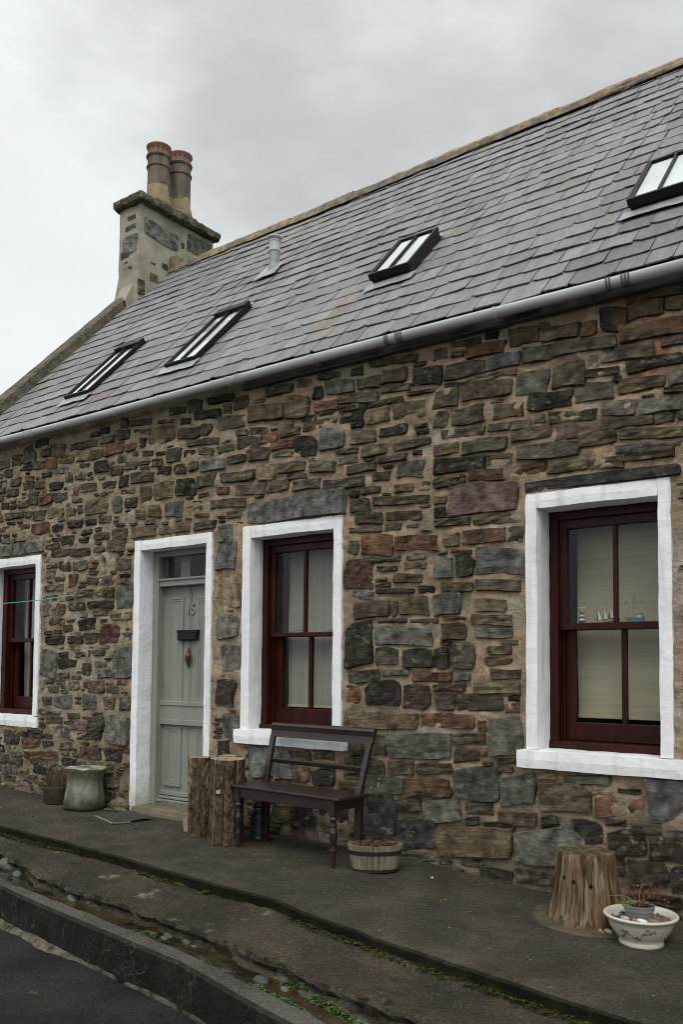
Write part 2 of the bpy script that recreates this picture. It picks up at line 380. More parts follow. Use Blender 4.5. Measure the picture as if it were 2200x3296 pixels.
col = s.mix(s.rng(s.math('ADD', s.axis('Z'), s.math('MULTIPLY', s.noise(9, None, 4), -.2)), .10, -.08), col, (.045, .043, .032))
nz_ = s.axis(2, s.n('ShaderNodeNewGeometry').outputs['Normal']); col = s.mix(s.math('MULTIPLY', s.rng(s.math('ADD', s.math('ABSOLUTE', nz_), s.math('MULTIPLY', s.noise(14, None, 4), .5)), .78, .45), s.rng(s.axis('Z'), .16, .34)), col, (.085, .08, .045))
s.color(col); s.bump(s.noise(50, None, 5, .65), .7, .012); M_seat = s.mat
M_pot = vmat('clay_chimney_pot', (.165, .135, .095), (.085, .072, .056), 9, .75, .3, .3, 40, .008, (1, 1, .4))
M_potbase = vmat('pot_base_clay', (.25, .20, .12), (.17, .155, .10), 12, .9, .2, .6, 40, .012)
M_terra = vmat('terracotta', (.27, .155, .105), (.21, .125, .085), 12, .8, .25, .2)
M_hole = vmat('dark_hole', (.006, .006, .006), (.01, .01, .01), 5, .9, .1, 0)
M_ceramic = vmat('cream_ceramic', (.56, .53, .45), (.48, .45, .375), 4, .28, .5, .05, 20, .003)
M_print = vmat('flower_print', (.16, .075, .06), (.25, .15, .12), 60, .35, .5, 0)
M_greypot = vmat('grey_plastic_pot', (.20, .20, .185), (.16, .16, .145), 9, .5, .4, .06)
M_rust = vmat('rusty_metal', (.10, .045, .025), (.05, .03, .02), 18, .8, .3, .4, 60, .006)
M_brass = vmat('tarnished_brass', (.055, .05, .032), (.085, .072, .04), 10, .55, .5, .15, metal=.3)
M_straw = cmat('dry_stems', .9, .1, 20, .4, 0)
M_leaf = cmat('leaf', .6, .3, 30, .3, 0)
M_mat = vmat('grey_doormat', (.050, .047, .040), (.092, .088, .076), 90, .98, .1, 1., 220, .01)
M_matedge = vmat('doormat_edge', (.19, .195, .175), (.13, .13, .12), 20, .6)
M_cord = vmat('green_cord', (.12, .42, .33), (.10, .36, .28), 20, .6, .3, 0)
M_paper = vmat('paper_scrap', (.75, .76, .76), (.6, .6, .6), 20, .7, .3, 0)
M_pebble = cmat('river_pebble', .55, .4, 30, .3, .2, 60, .004)
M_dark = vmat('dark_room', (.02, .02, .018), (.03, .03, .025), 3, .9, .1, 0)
s = NT('roller_blind', .9, .15); col = s.mix(s.rng(s.noise(1., s.map((2, 2, 40)), 3), .3, .7), (.44, .395, .285), (.51, .46, .345)); s.color(col); s.bump(s.noise(1., s.map((4, 4, 200)), 3), .15, .004); M_blind = s.mat
s = NT('net_curtain', .9, .15); s.color(s.mix(s.rng(s.noise(1., s.map((22, 22, .6)), 2), .2, .8), (.30, .30, .255), (.37, .37, .32))); M_net = s.mat
s = NT('window_glass', .0, .5)
g1 = s.n('ShaderNodeBsdfGlossy'); g1.inputs['Roughness'].default_value = .0; g1.inputs['Color'].default_value = (1, 1, 1, 1)
t1 = s.n('ShaderNodeBsdfTransparent'); t1.inputs['Color'].default_value = (.95, .96, .95, 1)
fr = s.n('ShaderNodeFresnel'); fr.inputs['IOR'].default_value = 1.36
bmp = s.n('ShaderNodeBump'); bmp.inputs['Strength'].default_value = .008; bmp.inputs['Distance'].default_value = .02; s.l(s.noise(2.5, None, 2), bmp.inputs['Height'])
s.l(bmp.outputs[0], g1.inputs['Normal']); s.l(bmp.outputs[0], fr.inputs['Normal'])
bf = s.n('ShaderNodeNewGeometry').outputs['Backfacing']; mxs = s.n('ShaderNodeMixShader'); s.l(s.math('MULTIPLY', fr.outputs[0], s.math('SUBTRACT', 1., bf)), mxs.inputs[0]); s.l(t1.outputs[0], mxs.inputs[1]); s.l(g1.outputs[0], mxs.inputs[2]); s.l(mxs.outputs[0], s.out.inputs[0]); M_glass = s.mat

# paving: dark weathered asphalt with pale flecks, damp tint at the foot of the wall
s = NT('pavement_asphalt', .9, .12)
col = s.mix(s.rng(s.noise(1.6, None, 6, .65), .40, .62), (.040, .037, .028), (.060, .052, .040))
col = s.mix(s.rng(s.noise(2.2, s.map((1, 1, 1), (7, 3, 0)), 4), .52, .68, 0, .8), col, (.042, .036, .022))
col = s.mix(s.math('MULTIPLY', s.rng(s.math('ADD', s.axis('Y'), s.math('MULTIPLY', s.noise(3, None, 4), .5)), -.25, .3), .65), col, (.046, .039, .023))
fl = s.voro(70, None, 'F1', 'Color'); flx = s.n('ShaderNodeSeparateColor'); s.l(fl, flx.inputs[0])
dot = s.math('MULTIPLY', s.rng(s.voro(70), .18, .30, 1, 0), s.rng(flx.outputs[0], .70, .80)); col = s.mix(s.math('MULTIPLY', dot, .5), col, (.22, .20, .16))
fl2 = s.voro(22, None, 'F1', 'Color'); fx2 = s.n('ShaderNodeSeparateColor'); s.l(fl2, fx2.inputs[0])
dot2 = s.math('MULTIPLY', s.rng(s.voro(22), .10, .16, 1, 0), s.rng(fx2.outputs[1], .93, .95)); col = s.mix(dot2, col, (.36, .34, .29))
fl3 = s.voro(34, None, 'F1', 'Color'); fx3 = s.n('ShaderNodeSeparateColor'); s.l(fl3, fx3.inputs[0])
col = s.mix(s.math('MULTIPLY', s.rng(fx3.outputs[2], .0, 1., 0, .5, False), s.rng(s.voro(34), .25, .45, 1, 0)), col, (.085, .075, .058))
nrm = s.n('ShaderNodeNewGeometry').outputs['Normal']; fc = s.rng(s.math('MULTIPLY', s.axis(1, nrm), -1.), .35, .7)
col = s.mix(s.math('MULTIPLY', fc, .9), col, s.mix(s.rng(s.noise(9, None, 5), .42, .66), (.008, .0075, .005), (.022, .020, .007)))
s.color(s.scale(s.scale(col, s.rng(s.noise(2.7, s.map((1, 1, 1), (5, 5, 0)), 6, .7), .3, .7, .78, 1.25)), s.rng(s.noise(75, None, 5, .8), .28, .72, .4, 1.6))); s.bump(s.noise(120, None, 3, .7), .8, .008); s.bump(s.noise(6, None, 4), .25, .02); M_pave = s.mat

s = NT('gutter_bank_concrete', .9, .12)
col = s.mix(s.rng(s.noise(1.9, None, 5), .38, .65), (.070, .059, .040), (.040, .035, .027))
col = s.mix(s.rng(s.noise(4.2, s.map((1, 1, 1), (2, 8, 0)), 6, .65), .60, .72, 0, .9), col, (.22, .195, .145))
col = s.mix(s.rng(s.noise(9, s.map((1, 1, 1), (9, 8, 0)), 4), .62, .7, 0, .8), col, (.022, .02, .014))
fl = s.voro(80, None, 'F1', 'Color'); flx = s.n('ShaderNodeSeparateColor'); s.l(fl, flx.inputs[0])
col = s.mix(s.math('MULTIPLY', s.math('MULTIPLY', s.rng(s.voro(80), .18, .30, 1, 0), s.rng(flx.outputs[0], .76, .84)), .7), col, (.24, .22, .18))
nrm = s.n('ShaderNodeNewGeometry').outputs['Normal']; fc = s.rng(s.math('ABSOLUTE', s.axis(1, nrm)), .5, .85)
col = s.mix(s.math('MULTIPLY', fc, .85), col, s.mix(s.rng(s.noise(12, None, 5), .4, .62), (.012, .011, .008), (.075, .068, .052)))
s.color(s.scale(col, s.rng(s.noise(75, None, 5, .8), .28, .72, .4, 1.6))); s.bump(s.noise(100, None, 4, .7), .9, .010); s.bump(s.noise(11, None, 6, .65), 1., .05); M_bank = s.mat

s = NT('kerb_concrete', .9, .06)
col = s.mix(s.rng(s.noise(3, None, 5), .4, .65), (.060, .056, .047), (.090, .084, .073))
fl = s.voro(75, None, 'F1', 'Color'); flx = s.n('ShaderNodeSeparateColor'); s.l(fl, flx.inputs[0])
col = s.mix(s.math('MULTIPLY', s.math('MULTIPLY', s.rng(s.voro(75), .2, .32, 1, 0), s.rng(flx.outputs[0], .62, .8)), .6), col, (.19, .18, .15))
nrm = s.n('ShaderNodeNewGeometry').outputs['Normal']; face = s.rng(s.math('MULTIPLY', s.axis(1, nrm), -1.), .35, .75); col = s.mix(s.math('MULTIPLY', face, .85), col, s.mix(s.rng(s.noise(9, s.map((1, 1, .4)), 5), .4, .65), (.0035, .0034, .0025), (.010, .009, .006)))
dv = s.n('ShaderNodeVectorMath', operation='MULTIPLY_ADD'); nz = s.n('ShaderNodeTexNoise'); nz.inputs['Scale'].default_value = 5; s.l(s.pos, nz.inputs['Vector'])
s.l(nz.outputs['Color'], dv.inputs[0]); dv.inputs[1].default_value = (.4, .4, .5); s.l(s.map((1, 1, .5)), dv.inputs[2])
vein = s.rng(s.voro(6.5, dv.outputs[0], 'DISTANCE_TO_EDGE'), .0, .030, 1, 0); vein = s.math('MULTIPLY', s.math('MULTIPLY', vein, face), s.rng(s.noise(2.4, s.map((1, 1, 1), (1, 2, 3)), 3), .42, .55))
col = s.mix(s.math('MULTIPLY', vein, .5), col, (.11, .095, .065))
s.color(s.scale(col, s.rng(s.noise(80, None, 5, .8), .28, .72, .4, 1.6))); s.bump(s.noise(90, None, 3, .7), .7, .008); s.bump(s.noise(10, None, 4), .4, .02); M_kerb = s.mat

s = NT('road_asphalt', .85, .12)
col = s.mix(s.rng(s.noise(2.1, None, 5), .35, .68), (.014, .0135, .012), (.027, .0255, .022))
col = s.mix(s.rng(s.noise(3.3, s.map((1, 1, 1), (4, 8, 0)), 5, .65), .68, .72, 0, .8), col, (.085, .075, .055))
col = s.mix(s.rng(s.noise(18, None, 4), .66, .72, 0, .35), col, (.05, .045, .035))
s.color(s.scale(col, s.rng(s.noise(80, None, 5, .8), .28, .72, .35, 1.7))); s.bump(s.noise(100, None, 4, .75), .9, .010); s.bump(s.noise(5, None, 4), .3, .03); M_road = s.mat
M_haunch = vmat('kerb_mortar_haunch', (.13, .115, .085), (.022, .02, .016), 11, .9, .1, .6, 60, .01, lo=.4, hi=.7)
s = NT('stream_water', .06, .5); v = s.map((2.2, 6, 1))
s.color(s.mix(s.rng(s.noise(4, None, 5), .38, .64), (.012, .0095, .005), (.046, .034, .015))); s.bump(s.noise(3., v, 4, .6, .8), .35, .02); M_water = s.mat
M_moss = cmat('moss', .95, .1, 40, .4, .8, 160, .01)
M_rlsky = vmat('pale_sky_reflection', (.66, .69, .69), (.52, .55, .56), 1.3, .8, .2, 0, lo=.40, hi=.62)  # rooflight backing, sky reflected in the glass put into its colour
M_rlgrey = vmat('grey_sky_reflection', (.76, .78, .78), (.40, .42, .41), 1.2, .8, .2, 0, lo=.50, hi=.56)  # patchy rooflight backing, its bright parts painted as reflected sky
M_pvcpale = vmat('pale_plastic_cowl', (.42, .45, .45), (.36, .39, .39), 9, .45)
M_potbase2 = vmat('mortar_fillet', (.21, .18, .125), (.14, .12, .085), 9, .95, .1, .6, 50, .012)

# ------------------------------------------------------------------ ground
def zp(x): return float(np.interp(x, [-30, -8.4, -6.3, -3.4, -2.6, -2.3, -1.5, 3, 12], [.30, .04, .005, -.012, -.08, -.10, -.13, -.25, -.5]))
def pl(pts):
    X, Y = zip(*pts); return lambda x: float(np.interp(x, X, Y))
y_edge = pl([(-30, -.45), (-6.66, -1.09), (-5.78, -1.13), (-4.91, -1.22), (-4.19, -1.30), (-3.64, -1.35), (-2.94, -1.42), (-2.31, -1.44), (-1.26, -1.55), (4, -1.95), (12, -2.5)])
y_bank = pl([(-30, -.65), (-7.2, -1.22), (-6.27, -1.36), (-5.5, -1.60), (-4.79, -1.72), (-3.97, -1.79), (-3.37, -1.85), (-2.75, -1.86), (-2.22, -1.91), (4, -2.4), (12, -3.0)])
y_kin = pl([(-30, -.95), (-7, -1.55), (-5.63, -1.73), (-4.71, -1.86), (-4.02, -1.95), (-3.39, -2.04), (-2.98, -2.07), (-2.57, -2.11), (4, -2.7), (12, -3.4)])
y_kout = pl([(-30, -1.15), (-7, -1.73), (-5.37, -1.88), (-4.53, -2.0), (-3.8, -2.11), (-3.24, -2.18), (-2.83, -2.24), (4, -2.9), (12, -3.6)])
def gz(x, y):                       # top of the pavement
    return zp(x)+.028*max(-1.2, min(0., y))/1.2*1.0
XS = list(np.arange(-30, -8, 1.0))+list(np.arange(-8, -.6, .05))+list(np.arange(-.6, 12.1, .6))
def strip(mb, rows):                # rows: list of functions x -> (x, y, z)
    V = [r(x) for r in rows for x in XS]; n = len(XS)
    mb.add(V, [(j*n+i, j*n+i+1, (j+1)*n+i+1, (j+1)*n+i) for j in range(len(rows)-1) for i in range(n-1)])
def wob(x, s, a=.012, f=5.): return a*float(fbm(x*f, s, 0, s))
b = MB(); b.sheet(lambda u, v: (-400+800*u, -400+800*v, -1.2), 4, 4); struct(b.build('ground', vmat('far_ground', (.06, .06, .05), (.08, .075, .06), .2)))
b = MB()
def prow(k): return lambda x: (x, .25+(y_edge(x)+.02-.25)*k, gz(x, .25+(y_edge(x)-.25)*k)+wob(x*.6+k*9, 3, .004, 3))
def ed(x): return y_edge(x)+wob(x, 1, .010, 6)
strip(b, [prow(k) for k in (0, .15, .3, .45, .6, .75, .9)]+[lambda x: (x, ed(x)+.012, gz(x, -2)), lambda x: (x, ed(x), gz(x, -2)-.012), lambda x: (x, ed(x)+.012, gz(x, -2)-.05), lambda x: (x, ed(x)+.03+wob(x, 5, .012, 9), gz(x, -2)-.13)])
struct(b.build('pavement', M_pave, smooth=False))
b = MB()
def bk(x): return y_bank(x)+.015+wob(x, 2, .026, 3.2)+wob(x, 4, .018, 11)
def brow(k): return lambda x: (x, ed(x)+.05+(bk(x)-ed(x)-.05)*k, zp(x)-.098-.042*k+wob(x+k*5, 6, .010, 4)+wob(x+k*17, 8, .005, 13))
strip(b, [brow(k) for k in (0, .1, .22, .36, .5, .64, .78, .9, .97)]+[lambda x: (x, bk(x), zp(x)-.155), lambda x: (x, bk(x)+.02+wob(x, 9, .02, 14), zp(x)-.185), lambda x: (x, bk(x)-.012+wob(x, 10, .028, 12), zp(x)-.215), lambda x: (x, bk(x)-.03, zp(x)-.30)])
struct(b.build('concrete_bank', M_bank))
b = MB()
def ki(x): return y_kin(x)+wob(x, 11, .012, 3)
def ko(x): return y_kout(x)+wob(x, 12, .008, 2)
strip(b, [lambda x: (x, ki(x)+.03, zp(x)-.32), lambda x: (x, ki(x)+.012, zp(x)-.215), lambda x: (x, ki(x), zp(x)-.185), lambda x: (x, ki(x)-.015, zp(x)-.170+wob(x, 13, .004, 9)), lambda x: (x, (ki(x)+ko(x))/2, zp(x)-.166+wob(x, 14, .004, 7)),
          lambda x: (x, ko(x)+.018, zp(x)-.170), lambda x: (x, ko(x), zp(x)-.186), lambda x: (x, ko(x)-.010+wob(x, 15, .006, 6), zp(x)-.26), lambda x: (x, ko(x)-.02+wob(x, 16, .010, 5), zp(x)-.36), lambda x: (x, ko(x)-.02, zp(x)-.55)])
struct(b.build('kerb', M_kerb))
b = MB(); strip(b, [lambda x: (x, bk(x)+.06, zp(x)-.208), lambda x: (x, (bk(x)+ki(x))/2, zp(x)-.208), lambda x: (x, ki(x)-.02, zp(x)-.208)])
struct(b.build('water', M_water, smooth=True))
b = MB(); strip(b, [lambda x: (x, ko(x)+.01, zp(x)-.385), lambda x: (x, ko(x)-.4, zp(x)-.385), lambda x: (x, ko(x)-1.5, zp(x)-.37), lambda x: (x, -6, zp(x)-.36), lambda x: (x, -14, zp(x)-.4), lambda x: (x, -60, zp(x)-.5)])
struct(b.build('road', M_road))
b = MB()                            # ragged mortar haunch where kerb meets road
V, n = [], 0
xs = np.arange(-8, -2.2, .035)
for x in xs:
    w_ = .09*max(0, float(fbm(x*1.5, 4, 0, 21, 4))+.18)+.02*float(fbm(x*13, 4, 0, 22))*min(1, max(0, float(fbm(x*1.5, 4, 0, 21, 4))+.3)); w_ = max(.001, w_)
    V += [(x, ko(x)+.012, zp(x)-.375+min(.02, w_*.4)), (x, ko(x)-.028-w_*.35, zp(x)-.362+.004*float(vn(x*20, 0, 0))), (x, ko(x)-.028-w_, zp(x)-.388)]
F = [(3*i+j, 3*i+3+j, 3*i+4+j, 3*i+1+j) for i in range(len(xs)-1) for j in (0, 1)]
b.add(V, F); struct(b.build('kerb_haunch', M_haunch))
# ring of mortar round the foot of the stump, let into the paving
b = MB(); V = [(-1.93, -.36, gz(-1.93, -.36)+.010)]; m = 40
for k, (r0, dz) in enumerate(((.2, .010), (.27, .007), (.30, -.004))):
    for i in range(m):
        a = 2*pi*i/m; r_ = r0+(.03*float(vn(cos(a)*2, sin(a)*2, 0, 4)) if k else 0); r_ *= 1+.25*max(0, -cos(a)); X, Y = -1.93+r_*cos(a), -.36+r_*sin(a)*.9; V.append((X, Y, gz(X, Y)+dz))
F = [(0, 1+i, 1+(i+1) % m) for i in range(m)]+[(1+k*m+i, 1+(k+1)*m+i, 1+(k+1)*m+(i+1) % m, 1+k*m+(i+1) % m) for k in (0, 1) for i in range(m)]
b.add(V, F); struct(b.build('mortar_patch', vmat('stump_mortar', (.105, .085, .058), (.058, .049, .033), 9, .95, .1, .7, 60, .01)))

# ------------------------------------------------------------------ the cottage
HOUSE = thing('stone_cottage', 'long rubble stone cottage with grey slate roof, white window surrounds and green door', 'cottage', (-5, 0, 0))
# openings: x0, x1, z0, z1 of the outer edge of each white surround
OPEN = {'W1': (-8.77, -7.765, .68, 2.42), 'D': (-6.335, -5.335, -.1, 2.44), 'W2': (-4.987, -3.962, .685, 2.452), 'W3': (-2.476, -1.546, .67, 2.44)}
EAVE = 3.60
X0, X1 = -9.25, 2.0
HOLE = (-6.815, -6.755, 2.205, 2.325)

